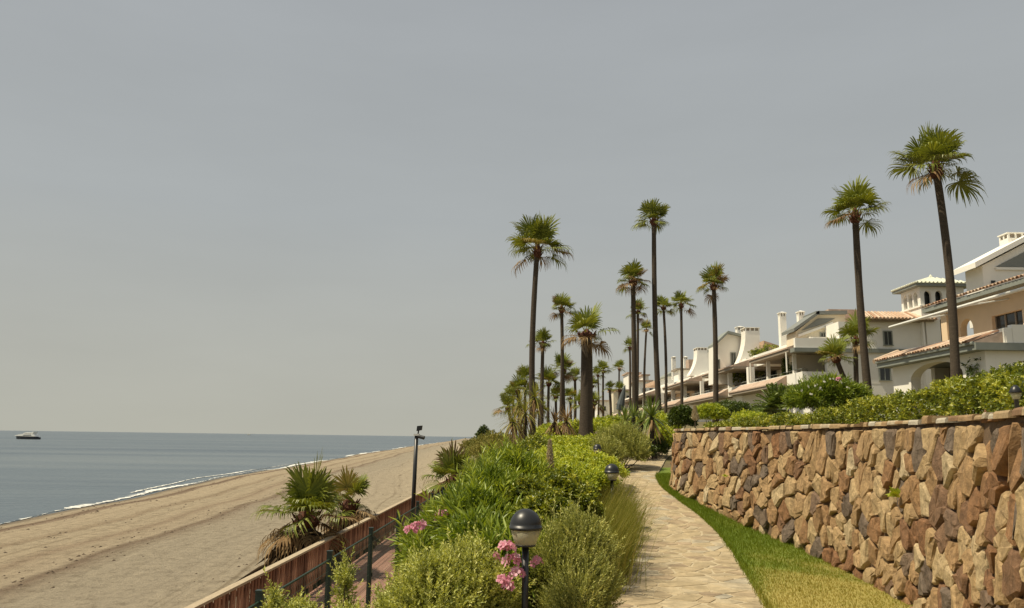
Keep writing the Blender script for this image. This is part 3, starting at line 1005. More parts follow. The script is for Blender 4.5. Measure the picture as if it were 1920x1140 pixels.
# ---------------------------------------------------------------- lamps
def bollard(u, v, Y, dia, label):
    top = at(u, v, Y)
    gz = float(G(top.x, top.y))
    R_ = dia / 2
    root = empty('path_lamp', (top.x, top.y, gz), label, 'lamp', 'ball lamps on short black posts along the path')
    eq = top.z - R_ * 1.12
    mb = MB(); mb.lathe([(R_ * 1.02, -.012), (R_ * 1.03, 0), (R_ * 1.03, .012)] + [(R_ * math.cos(t), .012 + R_ * 1.07 * math.sin(t)) for t in np.linspace(0, PI / 2 - .06, 9)], 28, (top.x, top.y, eq))
    mb.build('dome_cap', M['black'], root, smooth=True)
    mb = MB(); mb.lathe([(R_ * .60, -R_ * 1.02), (R_ * .66, -R_ * .98), (R_ * .95, -.014), (R_ * .93, -.013), (R_ * .6, -R_ * .95)], 28, (top.x, top.y, eq))
    mb.build('lens', M['lamp_glass'], root, smooth=True)
    mb = MB(); mb.lathe([(R_ * .16, -R_ * .98), (R_ * .18, -R_ * .5), (R_ * .12, -R_ * .3)], 12, (top.x, top.y, eq))
    mb.build('bulb', M['lamp_white'], root, smooth=True)
    mb = MB(); mb.lathe([(R_ * .25, -R_ * 1.16), (R_ * .62, -R_ * 1.10), (R_ * .66, -R_ * .99)], 20, (top.x, top.y, eq))
    mb.build('collar', M['black'], root, smooth=True)
    mb = MB(); mb.lathe([(R_ * .215, gz - eq - .1), (R_ * .215, -R_ * 1.12)], 14, (top.x, top.y, eq))
    mb.build('post', M['black'], root, smooth=True)
    mb = MB(); mb.lathe([(R_ * .5, gz - eq - .1), (R_ * .5, gz - eq + .03), (R_ * .25, gz - eq + .05)], 14, (top.x, top.y, eq))
    mb.build('base_plate', M['black'], root, smooth=True)


bollard(986, 955, 6.25, .25, 'nearest black domed path lamp beside the pink oleander flowers')
bollard(1147, 870, 13.6, .25, 'black domed path lamp by the tall grass, second from the front')
bollard(1120, 833, 20.0, .205, 'farthest small black domed path lamp sunk in the ground cover')

lp = at(1903, 722, 5.95)
root = empty('garden_lantern', (lp.x, lp.y, WT - .1), 'small black capped lantern above the wall at the right edge', 'lantern')
mb = MB(); mb.lathe([(.046, -.060), (.048, -.055), (.026, -.016), (.010, 0)], 16, lp); mb.build('cap', M['black'], root, smooth=True)
mb = MB(); mb.lathe([(.024, -.110), (.038, -.060)], 14, lp); mb.build('lens', M['lamp_glass'], root, smooth=True)
mb = MB(); mb.lathe([(.016, WT - .15 - lp.z), (.016, -.112), (.026, -.108)], 10, lp); mb.build('post', M['black'], root, smooth=True)

ptop = at(781, 816, 31.0); pbot = at(774.5, 950, 31.0)
px = (ptop + (pbot - ptop) * ((ptop.z - DECK) / (ptop.z - pbot.z)))
root = empty('camera_pole', (px.x, px.y, DECK), 'slim black pole with floodlight and camera beside the boardwalk', 'pole')
mb = MB(); mb.tube([(px.x, px.y, DECK - .3), tuple(ptop)], [.085, .075], 12); mb.build('pole', M['black'], root, smooth=True)
t = ptop
mb = MB(); mb.tube([(t.x + .05, t.y, t.z - .05), (t.x + .09, t.y, t.z + .32)], .03, 8); mb.build('mast', M['black'], root)
mb = MB(); mb.prism([(t.x + .0, t.y - .1, t.z + .16), (t.x + .20, t.y - .1, t.z + .20), (t.x + .22, t.y - .1, t.z + .38), (t.x + .02, t.y - .1, t.z + .36)], (0, .2, 0)); mb.build('floodlight', M['black'], root)
mb = MB(); mb.box(t.x - .10, t.x + .12, t.y - .11, t.y + .1, t.z - .02, t.z + .055); mb.build('bracket', M['lamp_white'], root)
mb = MB(); mb.tube([(t.x + .06, t.y - .05, t.z - .04), (t.x + .32, t.y - .12, t.z - .10)], [.07, .075], 12); mb.build('security_camera', M['black'], root)

# ---------------------------------------------------------------- boats
def yacht(u, v, scale, label, hullmat):
    p0 = at_z(u, v, SEA)
    root = empty('motor_yacht', p0, label, 'yacht')
    def P(x, y, z): return (p0.x + x * scale, p0.y + y * scale, p0.z + z * scale)
    # hull: bow to the left (-x)
    st = [(-8.2, .12, .1, 2.05), (-7.2, .9, .5, 1.95), (-5.5, 1.6, 1.1, 1.85), (-2.5, 2.1, 1.7, 1.7), (2, 2.2, 1.9, 1.6), (6.2, 2.1, 1.85, 1.5), (8.0, 2.0, 1.8, 1.05)]
    V = []; F = []
    for x, wt_, wb, zt in st:
        xb_ = x + (.9 if x < -7 else .35 if x < -5 else 0)
        V += [P(xb_, -wb, -.5), P(x, -wt_, zt), P(x, wt_, zt), P(xb_, wb, -.5)]
    for i in range(len(st) - 1):
        for j in range(4): F.append((i * 4 + j, (i + 1) * 4 + j, (i + 1) * 4 + (j + 1) % 4, i * 4 + (j + 1) % 4))
    F += [(0, 1, 2, 3), tuple(range((len(st) - 1) * 4, len(st) * 4))[::-1]]
    MB().add(V, F).build('hull', hullmat, root)
    MB().prism([P(-7.2, -1.9, 2.0), P(-4.5, -1.9, 2.55), P(-1.6, -1.9, 2.95), P(6.6, -1.9, 2.75), P(7.4, -1.9, 1.6), P(-6, -1.9, 1.75)], (0, 3.6 * scale, 0)).build('deck_house', M['gelcoat'], root)
    MB().prism([P(-1.2, -1.5, 2.72), P(.4, -1.5, 3.35), P(3.4, -1.5, 3.3), P(3.6, -1.5, 2.6)], (0, 2.6 * scale, 0)).build('windscreen', M['glass'], root)
    MB().prism([P(-1.4, -1.75, 3.10), P(.2, -1.75, 3.75), P(4.6, -1.75, 3.6), P(4.4, -1.75, 3.10)], (0, 2.7 * scale, 0)).build('flybridge', M['gelcoat'], root)
    MB().prism([P(4.3, -1.55, 2.5), P(5.0, -1.55, 2.5), P(6.3, -1.55, 4.3), P(5.5, -1.55, 4.3)], (0, 2.8 * scale, 0)).build('radar_arch', M['gelcoat'], root)
    root.rotation_euler = (0, 0, math.radians(-18))
    MB().prism([P(-1, -1.96, 2.1), P(5.4, -1.96, 2.1), P(5.0, -1.96, 2.35), P(0, -1.96, 2.45)], (0, .05 * scale, 0)).build('side_window', M['glass'], root)


yacht(50, 823.6, 1.12, 'black hulled motor yacht with white deck house, offshore at far left', M['hull'])
yacht(466, 815.8, 1.1, 'tiny grey boat right on the horizon', M['louvre'])

# ---------------------------------------------------------------- foliage tools
def unit(v): return v / (np.linalg.norm(v, axis=-1, keepdims=True) + 1e-9)


def rdir(n_, rg): return unit(rg.normal(0, 1, (n_, 3)))


def leaf_quads(P, D, L, Wd, rg, fold=.25, flat=0.0):
    """folded lozenge leaves; flat in 0..1 turns their faces to the sky"""
    n_ = len(P)
    ref = rdir(n_, rg)
    side = unit(np.cross(D, ref * (1 - flat) + np.array([0, 0, 1.0]) * flat + 1e-4))
    nn = np.cross(side, D)
    nn *= np.sign(nn[:, 2:3] + 1e-6)
    L = np.broadcast_to(L, (n_,))[:, None]; Wd = np.broadcast_to(Wd, (n_,))[:, None]
    mid = P + D * L * .45
    V = np.stack([P, mid + side * Wd * .5 + nn * Wd * fold, P + D * L - nn * L * .08, mid - side * Wd * .5 + nn * Wd * fold], 1).reshape(-1, 3)
    k = np.arange(n_)[:, None] * 4
    F = np.stack([k + [0, 1, 2], k + [0, 2, 3]], 1).reshape(-1, 3)
    return V, F


def twigs(P, N, tlen, k, L, Wd, ang, rg, flat=.3, fold=.25):
    """k leaves along each twig that starts at P and points along N"""
    n_ = len(P)
    j = np.arange(k)
    t = (j + .5) / k
    tl = np.broadcast_to(tlen, (n_,)) * rg.uniform(.6, 1.3, n_)
    pos = P[:, None] + N[:, None] * (t[None, :, None] * tl[:, None, None])
    ref = unit(np.cross(N, rdir(n_, rg))); ref2 = np.cross(N, ref)
    az = j * 2.4 + rg.uniform(0, 6.28, (n_, 1)) + rg.normal(0, .3, (n_, k))
    an = ang * (1.15 - .55 * t)[None] + rg.normal(0, .15, (n_, k))
    D = N[:, None] * np.cos(an)[..., None] + (ref[:, None] * np.cos(az)[..., None] + ref2[:, None] * np.sin(az)[..., None]) * np.sin(an)[..., None]
    D = unit(D).reshape(-1, 3); pos = pos.reshape(-1, 3)
    ll = L * rg.uniform(.65, 1.25, len(pos))
    V, F = leaf_quads(pos, D, ll, Wd * rg.uniform(.75, 1.2, len(pos)), rg, fold, flat)
    tw = np.repeat(rg.normal(0, .22, n_), k)
    return V, F, tw


class Leaves:
    def __init__(s): s.V = []; s.F = []; s.T = []; s.n = 0

    def add(s, V, F, T):
        s.V.append(V); s.F.append(F + s.n); s.T.append(T); s.n += len(V)

    def build(s, name, mat, parent, kind=None):
        V = np.concatenate(s.V) - np.array(W[parent.name])
        o = link(name, mesh(name, V, np.concatenate(s.F), mat, np.clip(np.concatenate(s.T), 0, 1)), parent)
        if kind: tag(o, kind=kind)
        return o


def blob_pts(blobs, n_, rg, lo=.72, hi=1.03, lumpy=.12, low=-.45):
    """points in the outer shell of a union of ellipsoids, with outward normals"""
    B = np.array(blobs, float)
    wts = (B[:, 3] * B[:, 4] + B[:, 3] * B[:, 5] + B[:, 4] * B[:, 5]); wts /= wts.sum()
    P = []; N = []
    got = 0
    while got < n_:
        m_ = n_ * 2
        bi = rg.choice(len(B), m_, p=wts)
        d = rdir(m_, rg)
        d = d[d[:, 2] > low] if low > -1 else d
        bi = bi[:len(d)]
        b = B[bi]
        f = rg.uniform(lo, hi, len(d)) ** .8
        lp_ = 1 + lumpy * (np.sin(d[:, 0] * 5 + bi * 1.7) * np.cos(d[:, 1] * 6 + bi) + .6 * np.sin(d[:, 2] * 9 + d[:, 0] * 7 + bi))
        p = b[:, :3] + d * b[:, 3:6] * (f * lp_)[:, None]
        nn = unit(d / b[:, 3:6])
        ok = np.ones(len(p), bool)
        for q in range(len(B)):
            dd = np.linalg.norm((p - B[q, :3]) / B[q, 3:6], axis=1)
            ok &= ~((dd < lo * .92) & (bi != q))
        P.append(p[ok]); N.append(nn[ok]); got += ok.sum()
    return np.concatenate(P)[:n_], np.concatenate(N)[:n_]


SPEC = {  # leaf length, width, leaves per twig, twig length, spread, upward pull, flatness, material
    'pale': dict(L=.034, Wd=.015, k=12, tl=.13, ang=.85, up=.75, flat=.25, mat='pale'),
    'oleander': dict(L=.145, Wd=.024, k=9, tl=.16, ang=.8, up=.55, flat=.35, mat='oleander'),
    'glossy': dict(L=.050, Wd=.026, k=9, tl=.06, ang=1.15, up=.25, flat=.5, mat='hedge'),
    'rosemary': dict(L=.030, Wd=.009, k=16, tl=.16, ang=.65, up=.9, flat=.2, mat='rosemary'),
    'hedge': dict(L=.042, Wd=.023, k=6, tl=.05, ang=1.1, up=.3, flat=.5, mat='hedge'),
    'lime': dict(L=.055, Wd=.030, k=6, tl=.06, ang=1.1, up=.5, flat=.6, mat='lime'),
    'silver': dict(L=.05, Wd=.016, k=12, tl=.18, ang=.7, up=.6, flat=.3, mat='rosemary'),
    'dark': dict(L=.06, Wd=.032, k=6, tl=.06, ang=1.1, up=.3, flat=.5, mat='dark_leaf'),
    'scrub': dict(L=.11, Wd=.05, k=6, tl=.12, ang=.9, up=.5, flat=.4, mat='far_leaf'),
}


def fill(lv, P, N, sp, rg, scale=1.0, base=.5):
    N2 = unit(N + np.array([0, 0, sp['up']]) + rg.normal(0, .35, N.shape))
    V, F, tw = twigs(P - N2 * sp['tl'] * scale * .5, N2, sp['tl'] * scale, sp['k'], sp['L'] * scale, sp['Wd'] * scale, sp['ang'], rg, sp['flat'])
    T = np.clip(base + tw + rg.normal(0, .14, len(tw)), 0, 1)
    lv.add(V, F, np.repeat(T, 4))


def shrub(name, label, cat, blobs, spec, n_, group=None, scale=1.0, seed=1, base=.5, stems=6, low=-.45, lumpy=.12, shoots=True, holes=.42):
    rg = np.random.default_rng(seed)
    sp = SPEC[spec]
    B = np.array(blobs, float)
    cx, cy = B[:, 0].mean(), B[:, 1].mean()
    gz = float(G(cx, cy))
    root = empty(name, (cx, cy, gz), label, cat, group)
    lv = Leaves()
    P, N = blob_pts(blobs, int(n_ * 1.25), rg, .80, 1.04, lumpy, low)
    fq = 9.0 / max(.25, B[:, 3].mean()) * .5
    ph = rg.uniform(0, 6, 3)
    hole = np.sin(P[:, 0] * fq + ph[0]) * np.sin(P[:, 1] * fq + ph[1]) + np.sin(P[:, 2] * fq * 1.3 + ph[2]) * np.sin(P[:, 0] * fq * 1.7 + 1)
    keep = (hole > -holes * 1.6) | (rg.random(len(P)) < .25)       # gaps that look into the bush
    P, N = P[keep], N[keep]
    fill(lv, P, N, sp, rg, scale, base)
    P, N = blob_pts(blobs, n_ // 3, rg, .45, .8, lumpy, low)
    fill(lv, P, N, sp, rg, scale * 1.25, base - .15)  # inner leaves tinted darker: shade inside the bush put into their colour
    if shoots:                                               # long young shoots break the outline
        P, N = blob_pts(blobs, max(4, n_ // 34), rg, .92, 1.0, lumpy, .0)
        N2 = unit(N * .6 + np.array([0, 0, 1.0]) + rg.normal(0, .3, N.shape))
        V, F, tw = twigs(P, N2, sp['tl'] * scale * 1.5, int(sp['k'] * 1.4), sp['L'] * scale, sp['Wd'] * scale, sp['ang'], rg, sp['flat'])
        lv.add(V, F, np.repeat(np.clip(base + .15 + tw + rg.normal(0, .12, len(tw)), 0, 1), 4))
    lv.build('foliage', M[sp['mat']], root)
    mb = MB()
    for q in range(stems):
        b = B[rg.integers(len(B))]
        tip = b[:3] + rdir(1, rg)[0] * b[3:6] * .6
        r0 = np.array([cx, cy, 0]) + np.append(rg.normal(0, .12, 2) * B[:, 3].mean(), 0)
        r0[2] = float(G(r0[0], r0[1])) - .05
        if tip[2] < r0[2] + .05: tip[2] = r0[2] + .15
        midp = (r0 + tip) / 2 + rg.normal(0, .05, 3)
        rr = .012 + .012 * B[:, 3].mean()
        mb.tube([r0, midp, tip], [rr, rr * .7, rr * .35], 5)
    mb.build('stem', M['stem'], root)
    return root


def B_(u, v, Y, rx, ry, rz):
    p_ = at(u, v, Y)
    return (p_.x, p_.y, p_.z, rx, ry, rz)


# ---------------------------------------------------------------- flowers
def flower_mesh(seed):
    rg = np.random.default_rng(seed)
    V = []; F = []
    for q in range(5):
        a_ = 2 * PI * q / 5 + rg.normal(0, .1)
        d = np.array([math.cos(a_), math.sin(a_), .35]); s_ = np.array([-math.sin(a_), math.cos(a_), 0])
        b0 = len(V)
        V += [tuple(d * .004), tuple(d * .020 + s_ * .013 + [0, 0, .004]), tuple(d * .032 + s_ * .006), tuple(d * .032 - s_ * .008), tuple(d * .020 - s_ * .012)]
        F.append((b0, b0 + 1, b0 + 2, b0 + 3, b0 + 4))
    return mesh('flower', V, F, M['petal'], float(rg.uniform(.1, 1)))


FLOW = [flower_mesh(q) for q in range(6)]


def flowers(root, c, n_, spread, rg, scale=1.0):
    for q in range(n_):
        d = rdir(1, rg)[0]; d[2] = abs(d[2]) * .8 + .1; d[1] -= .3
        p_ = np.array(c) + d * np.array(spread) * rg.uniform(.5, 1)
        o = link('flower', FLOW[rg.integers(6)], root, p_)
        o.rotation_euler = Vector(unit(d)).to_track_quat('Z', 'Y').to_euler()
        o.scale = (scale * rg.uniform(.8, 1.25),) * 3


# ---------------------------------------------------------------- fan palms
def frond_arrays(elev, seed, nseg=28, plen=.66, blen=.84, droop=.5, wide=1.95, fold=.14):
    """one costapalmate fan leaf leaving the origin along +x at the given elevation; z is up"""
    rg = np.random.default_rng(seed)
    e_ = np.array([math.cos(elev), 0, math.sin(elev)]); sd = np.array([0, 1.0, 0]); up = np.cross(e_, sd); up = up if up[2] > 0 else -up
    V = []; F = []; T = []
    def quad(a_, b_, c_, d_, t):
        k = len(V); V.extend([a_, b_, c_, d_]); F.append((k, k + 1, k + 2)); F.append((k, k + 2, k + 3)); T.extend([t] * 4)
    sag = np.array([0, 0, -1.0])
    h = e_ * plen + sag * plen * .12
    wv = sd * .018
    mid = e_ * plen * .5 + sag * .02
    quad(-wv * 1.5, wv * 1.5, mid + wv, mid - wv, .9); quad(mid - wv, mid + wv, h + wv * .6, h - wv * .6, .9)
    e2 = unit(e_ + sag * .35 * max(0.0, math.cos(elev)))
    dt = 2 * wide / nseg
    for q in range(nseg):
        a_ = -wide + dt * (q + .5) + rg.normal(0, .03)
        L = blen * (1 - .22 * abs(a_) / wide) * rg.uniform(.78, 1.10)
        d = unit(e2 * math.cos(a_) + sd * math.sin(a_) + up * fold * abs(math.sin(a_)))
        s_ = unit(np.cross(d, up + 1e-3))
        st = [0, .42, .68, .86, 1.0]
        wd = [.010, L * .40 * dt * .58, L * .64 * dt * .40, L * .84 * dt * .17, .003]
        dr = [0, .0, .05, .22, .62]
        pts_ = [h + d * L * s0 * (1 - .25 * droop * s0 ** 3) + sag * L * droop * g_ for s0, g_ in zip(st, dr)]
        t = float(np.clip(.5 + rg.normal(0, .2), 0, 1))
        for i in range(4):
            quad(pts_[i] - s_ * wd[i], pts_[i] + s_ * wd[i], pts_[i + 1] + s_ * wd[i + 1], pts_[i + 1] - s_ * wd[i + 1], t)
    return np.array(V), np.array(F), np.array(T)


ELEV = [1.40, 1.15, .9, .65, .42, .18, -.06, -.30, -.6, -.9]
FRONDS = {}
for ei, ev in enumerate(ELEV):
    for q in range(2):
        FRONDS[ei, q] = frond_arrays(ev, 100 + ei * 7 + q, droop=[.12, .18, .26, .36, .46, .55, .6, .62, .6, .5][ei])
FM = {}
for (ei, q), (V, F, T) in FRONDS.items():
    for mt in ('frond', 'frond_mid', 'frond_dry'):
        FM[ei, q, mt] = mesh('frond', V, F, M[mt], T)


def palm(label, u, v, d, cr, r_tr, ub=None, vb=None, n_fr=24, dry=.08, single=True, seed=1, boot=1.0, cat='palm tree', group='tall fan palms along the promenade', low=0.30, trunk_tint=.5, name='fan_palm', ground=None, ring=0):
    """crown centre at pixel (u,v) and depth d; (ub,vb) a lower point of the trunk"""
    rg = np.random.default_rng(seed)
    top = at(u, v, d)
    if ub is None:
        bx_, by_ = top.x, top.y
    else:
        q = at(ub, vb, d)
        gz = float(G(q.x, q.y)) if ground is None else ground
        bx_ = top.x + (q.x - top.x) * (top.z - gz) / max(.5, top.z - q.z); by_ = d
    gz = float(G(bx_, by_)) if ground is None else ground
    root = empty(name, (bx_, by_, gz), label, cat, group)
    H = top.z - gz
    n_ = max(6, int(H / .5))
    mb = MB()
    pts_ = []; rr = []
    bow = rg.normal(0, .010) * H
    for i in range(n_ + 1):
        t = i / n_
        pts_.append((bx_ + (top.x - bx_) * t + bow * math.sin(PI * t), by_ + (top.y - by_) * t, gz - .15 + (H + .1) * t))
        rr.append(r_tr * (1.05 - .22 * t + .45 * math.exp(-t * H / .5)) * (1 + rg.normal(0, .015)))
    mb.tube(pts_, rr, 10, tint=trunk_tint)
    mb.build('trunk', M['trunk'], root, smooth=True)
    tp = Vector(pts_[-1])
    mb = MB()
    hb = cr * .55 * boot
    prof = [(rr[-1] * .9, -hb), (rr[-1] * 1.35, -hb * .86), (rr[-1] * 1.6, -hb * .55), (rr[-1] * 1.25, -hb * .2), (rr[-1] * .8, .05), (.02, .18)]
    mb.lathe(prof, 10, tuple(tp), tint=.5)
    for q in range(16):                                    # old leaf bases
        a_ = q * 2.4; zz = -hb * (.15 + .75 * q / 16); rb = rr[-1] * 1.4
        p0 = Vector((tp.x + rb * math.cos(a_), tp.y + rb * math.sin(a_), tp.z + zz))
        mb.tube([p0, p0 + Vector((math.cos(a_) * .10, math.sin(a_) * .10, .16))], [.04, .015], 4, tint=rg.random())
    crown = mb.build('crown', M['boot'], root, origin=tp)
    sc0 = cr / 1.30
    # irregular set of leaves
    az0 = rg.uniform(0, 6.28)
    lv = {}
    for q in range(n_fr + ring):
        t = min(1, q / max(1, n_fr - 1))
        el = 1.45 - (1.45 + .42 - low) * t ** 1.1 + rg.normal(0, .2)
        if q >= n_fr: el = rg.uniform(-.55, .05)                # a ring of dead leaves under the live ones
        ei = int(np.argmin([abs(el - x) for x in ELEV]))
        az = az0 + q * 2.39996 + rg.normal(0, .28)
        x = rg.random()
        mt = 'frond_dry' if x < dry * (.25 + 1.6 * t * t) * 1.6 else 'frond_mid' if x < dry * 2.0 * t + .06 else 'frond'
        if q >= n_fr: mt = 'frond_dry'
        s_ = sc0 * rg.uniform(.82, 1.12) * (1.0 if t > .25 else 1.1)
        if q % 3 == 1 and q < n_fr: s_ *= .62                    # shorter inner leaves fill the heart of the crown
        if single:
            o = link('frond', FM[ei, int(rg.integers(2)), mt], crown, tp + Vector((0, 0, -.05 - t * hb * .45)))
            o.rotation_euler = (rg.normal(0, .2), rg.normal(0, .1), az); o.scale = (s_, s_, s_)
        else:
            V, F, T = FRONDS[ei, int(rg.integers(2))]
            ca, sa = math.cos(az), math.sin(az)
            R_ = np.array([[ca, -sa, 0], [sa, ca, 0], [0, 0, 1]])
            lv.setdefault(mt, Leaves()).add(V @ R_.T * s_ + np.array(tp), F, T)
    for mt, l in lv.items(): l.build('fronds', M[mt], crown)
    return root

# ---------------------------------------------------------------- buildings
def wall_panel(name, mat, parent, P0, ux, w_, z0, z1, thick, holes):
    """upright panel: P0 (x,y) corner, ux unit direction of its width, thick = vector of its thickness; holes = polygons in (s,z)"""
    outer = [(0, z0), (w_, z0), (w_, z1), (0, z1)]
    loops = [outer] + holes
    flat = [p for l in loops for p in l]
    tri = tessellate_polygon([[Vector((a_, b_, 0)) for a_, b_ in l] for l in loops])
    def P(s_, z): return Vector((P0[0] + ux[0] * s_, P0[1] + ux[1] * s_, z))
    fr = [P(*q) for q in flat]; th = Vector(thick)
    n_ = len(fr)
    fs = [tuple(t) for t in tri] + [tuple(i + n_ for i in t)[::-1] for t in tri]
    k = 0
    for l in loops:
        m_ = len(l)
        fs += [(k + i, k + (i + 1) % m_, n_ + k + (i + 1) % m_, n_ + k + i) for i in range(m_)]
        k += m_
    mb = MB(); mb.add(fr + [q + th for q in fr], fs)
    return mb.build(name, mat, parent)


def rect(s0, s1, z0, z1): return [(s0, z0), (s0, z1), (s1, z1), (s1, z0)]


def arch(s0, s1, z0, zs, zt, n_=10):
    c = (s0 + s1) / 2; r = (s1 - s0) / 2
    return [(s0, z0)] + [(c - r * math.cos(PI * i / n_), zs + (zt - zs) * math.sin(PI * i / n_)) for i in range(n_ + 1)] + [(s1, z0)]


def boxp(parent, name, mat, x0, x1, y0, y1, z0, z1):
    return MB().box(x0, x1, y0, y1, z0, z1).build(name, M[mat], parent)


def window_y(parent, x0, x1, z0, z1, y, bars=1):
    """window in a wall that faces the viewer (-y)"""
    f = MB()
    t = .06
    f.box(x0 - t, x0, y - .05, y + .02, z0 - t, z1 + t).box(x1, x1 + t, y - .05, y + .02, z0 - t, z1 + t)
    f.box(x0, x1, y - .05, y + .02, z1, z1 + t).box(x0 - t - .03, x1 + t + .03, y - .09, y + .02, z0 - t - .04, z0 - t)
    for q in range(bars):
        xm = x0 + (x1 - x0) * (q + 1) / (bars + 1); f.box(xm - .02, xm + .02, y - .035, y + .01, z0 - t, z1)
    o = f.build('window', M['trim'], parent)
    MB().box(x0, x1, y - .02, y + .015, z0 - t, z1).build('pane', M['glass'], o)


def window_x(parent, y0, y1, z0, z1, x):
    f = MB(); t = .06
    f.box(x - .05, x + .02, y0 - t, y0, z0 - t, z1 + t).box(x - .05, x + .02, y1, y1 + t, z0 - t, z1 + t)
    f.box(x - .05, x + .02, y0, y1, z1, z1 + t).box(x - .09, x + .02, y0 - t, y1 + t, z0 - t - .04, z0 - t)
    ym = (y0 + y1) / 2; f.box(x - .035, x + .01, ym - .02, ym + .02, z0 - t, z1)
    o = f.build('window', M['trim'], parent)
    MB().box(x - .02, x + .015, y0, y1, z0 - t, z1).build('pane', M['glass'], o)


def barrel(L, r):
    """one clay barrel tile, its axis along +x, sloping is set by the object"""
    n_ = 6; V = []; F = []
    for x in (0, L):
        rr = r * (1.0 if x == 0 else .86)
        V += [(x, rr * math.cos(PI * k / n_), rr * math.sin(PI * k / n_)) for k in range(n_ + 1)]
        V += [(x, rr * .8 * math.cos(PI * k / n_), rr * .8 * math.sin(PI * k / n_)) for k in range(n_ + 1)]
    m_ = n_ + 1
    for k in range(n_):
        F += [(k, k + 1, 2 * m_ + k + 1, 2 * m_ + k), (m_ + k + 1, m_ + k, 3 * m_ + k, 3 * m_ + k + 1), (k + 1, k, m_ + k, m_ + k + 1)]
    return V, F


TILES = [mesh('roof_tile', *barrel(1.0, .5), M['tile'], q / 4) for q in range(5)]


def tile_row(parent, x0, z0, x1, z1, ya, yb, pitch, rg, pieces=True):
    """tiles from the eave (x0,z0) up to (x1,z1), one column every pitch along y"""
    L = math.hypot(x1 - x0, z1 - z0); an = math.atan2(z1 - z0, x1 - x0)
    n_ = int((yb - ya) / pitch)
    for q in range(n_):
        y = ya + (q + .5) * pitch
        o = link('roof_tile', TILES[rg.integers(5)], parent, (x0 - .04 + rg.normal(0, .01), y, z0 + .01))
        o.rotation_euler = (0, -an, 0); o.scale = (L, pitch * .92, pitch * .75)


def roof_prism(parent, name, mat, poly_xz, y0, y1):
    return MB().prism([(x, y0, z) for x, z in poly_xz], (0, y1 - y0, 0), .5).build(name, M[mat], parent)


def chimney(parent, u0, u1, v0, v1, Y, flare=None, depth=None, zbase=None):
    a_ = at(u0, v0, Y); b_ = at(u1, v1, Y)
    x0, x1, z1 = a_.x, b_.x, a_.z; z0 = b_.z if zbase is None else zbase
    dp = depth or (x1 - x0)
    hcap = .12; w_ = x1 - x0
    mb = MB()
    if flare:
        fx = at(*flare, Y); zf = z0 + (z1 - z0) * .45
        prof = [(x0, z1 - hcap - .22)] + [(x0 - (x0 - fx.x) * t ** 2, (z1 - hcap - .5) + (fx.z - z1 + hcap + .5) * t) for t in np.linspace(0, 1, 7)] + [(fx.x, z0), (x1, z0), (x1, z1 - hcap - .22)]
        mb.prism([(x, Y, z) for x, z in prof], (0, dp, 0))
    else:
        mb.box(x0, x1, Y, Y + dp, z0, z1 - hcap - .22)
    o = mb.build('chimney', M['white'], parent)
    mb = MB(); mb.box(x0 + .06, x1 - .06, Y + .06, Y + dp - .06, z1 - hcap - .22, z1 - hcap)
    mb.build('smoke_vent', M['soffit'], o)
    mb = MB()
    nn = max(2, int(w_ / .3))
    for q in range(nn + 1):
        xx = x0 + (w_ - .09) * q / nn
        mb.box(xx, xx + .09, Y - .003, Y + .08, z1 - hcap - .22, z1 - hcap)
    for q in range(1, 3):
        yy_ = Y + (dp - .09) * q / 2
        mb.box(x0 - .003, x0 + .08, yy_, yy_ + .09, z1 - hcap - .22, z1 - hcap)
    tag(mb.build('vent_piers', M['white'], o), kind='stuff')
    mb = MB()
    mb.box(x0 - .05, x1 + .05, Y - .05, Y + dp + .05, z1 - hcap, z1 - hcap + .05)
    cx, cy = (x0 + x1) / 2, Y + dp / 2
    mb.add([(x0 - .05, Y - .05, z1 - hcap + .05), (x1 + .05, Y - .05, z1 - hcap + .05), (x1 + .05, Y + dp + .05, z1 - hcap + .05), (x0 - .05, Y + dp + .05, z1 - hcap + .05), (cx, cy, z1 + .03)], [(0, 1, 4), (1, 2, 4), (2, 3, 4), (3, 0, 4)])
    mb.build('chimney_cap', M['white'], o)


rg = np.random.default_rng(77)
# ---- the nearest villa
v = empty('villa', (18, 29, 2.3), 'large white villa with arched porch and tiled eaves at the right edge', 'house')
wall_panel('porch_wall', M['white'], v, (16, 26), (0, 1), 6.4, 1.8, 4.75, (.35, 0, 0), [arch(1.3, 4.9, 2.2, 4.10, 4.66, 14)])
mb = MB()
ar = arch(1.3, 4.9, 2.2, 4.10, 4.66, 14); ar2 = arch(1.12, 5.08, 2.2, 4.12, 4.84, 14)
for (a_, b_), (c_, d_), (e_, f_), (g_, h_) in zip(ar[:-1], ar[1:], ar2[1:], ar2[:-1]):
    mb.prism([(15.96, 26 + a_, b_), (15.96, 26 + c_, d_), (15.96, 26 + e_, f_), (15.96, 26 + g_, h_)], (.05, 0, 0))
mb.build('arch_moulding', M['white'], v)
wall_panel('end_wall', M['white'], v, (16.352, 26), (1, 0), 5.6, 1.8, 4.75, (0, .3, 0), [rect(.75, 5.0, 2.0, 4.42)])
boxp(v, 'porch_back_wall', 'cream', 20.2, 20.5, 26.31, 33.0, 1.8, 4.74)
boxp(v, 'porch_floor', 'floor', 16.36, 20.19, 26.31, 32.0, 2.0, 2.25)
boxp(v, 'low_wall', 'white', 19.0, 19.3, 27.5, 31.8, 2.26, 3.85)
boxp(v, 'opening_shade_panel', 'soffit', 17.3, 21.5, 27.2, 27.3, 2.26, 4.5)  # brown sheet stands in for the shade inside the opening
boxp(v, 'ceiling_beam', 'soffit', 18.2, 18.5, 26.31, 32.2, 4.3, 4.73)
boxp(v, 'far_wall', 'white', 17.6, 20.5, 32.1, 32.38, 1.8, 4.74)
boxp(v, 'eave_fascia', 'trim', 15.55, 21.9, 25.72, 32.8, 4.752, 5.0)
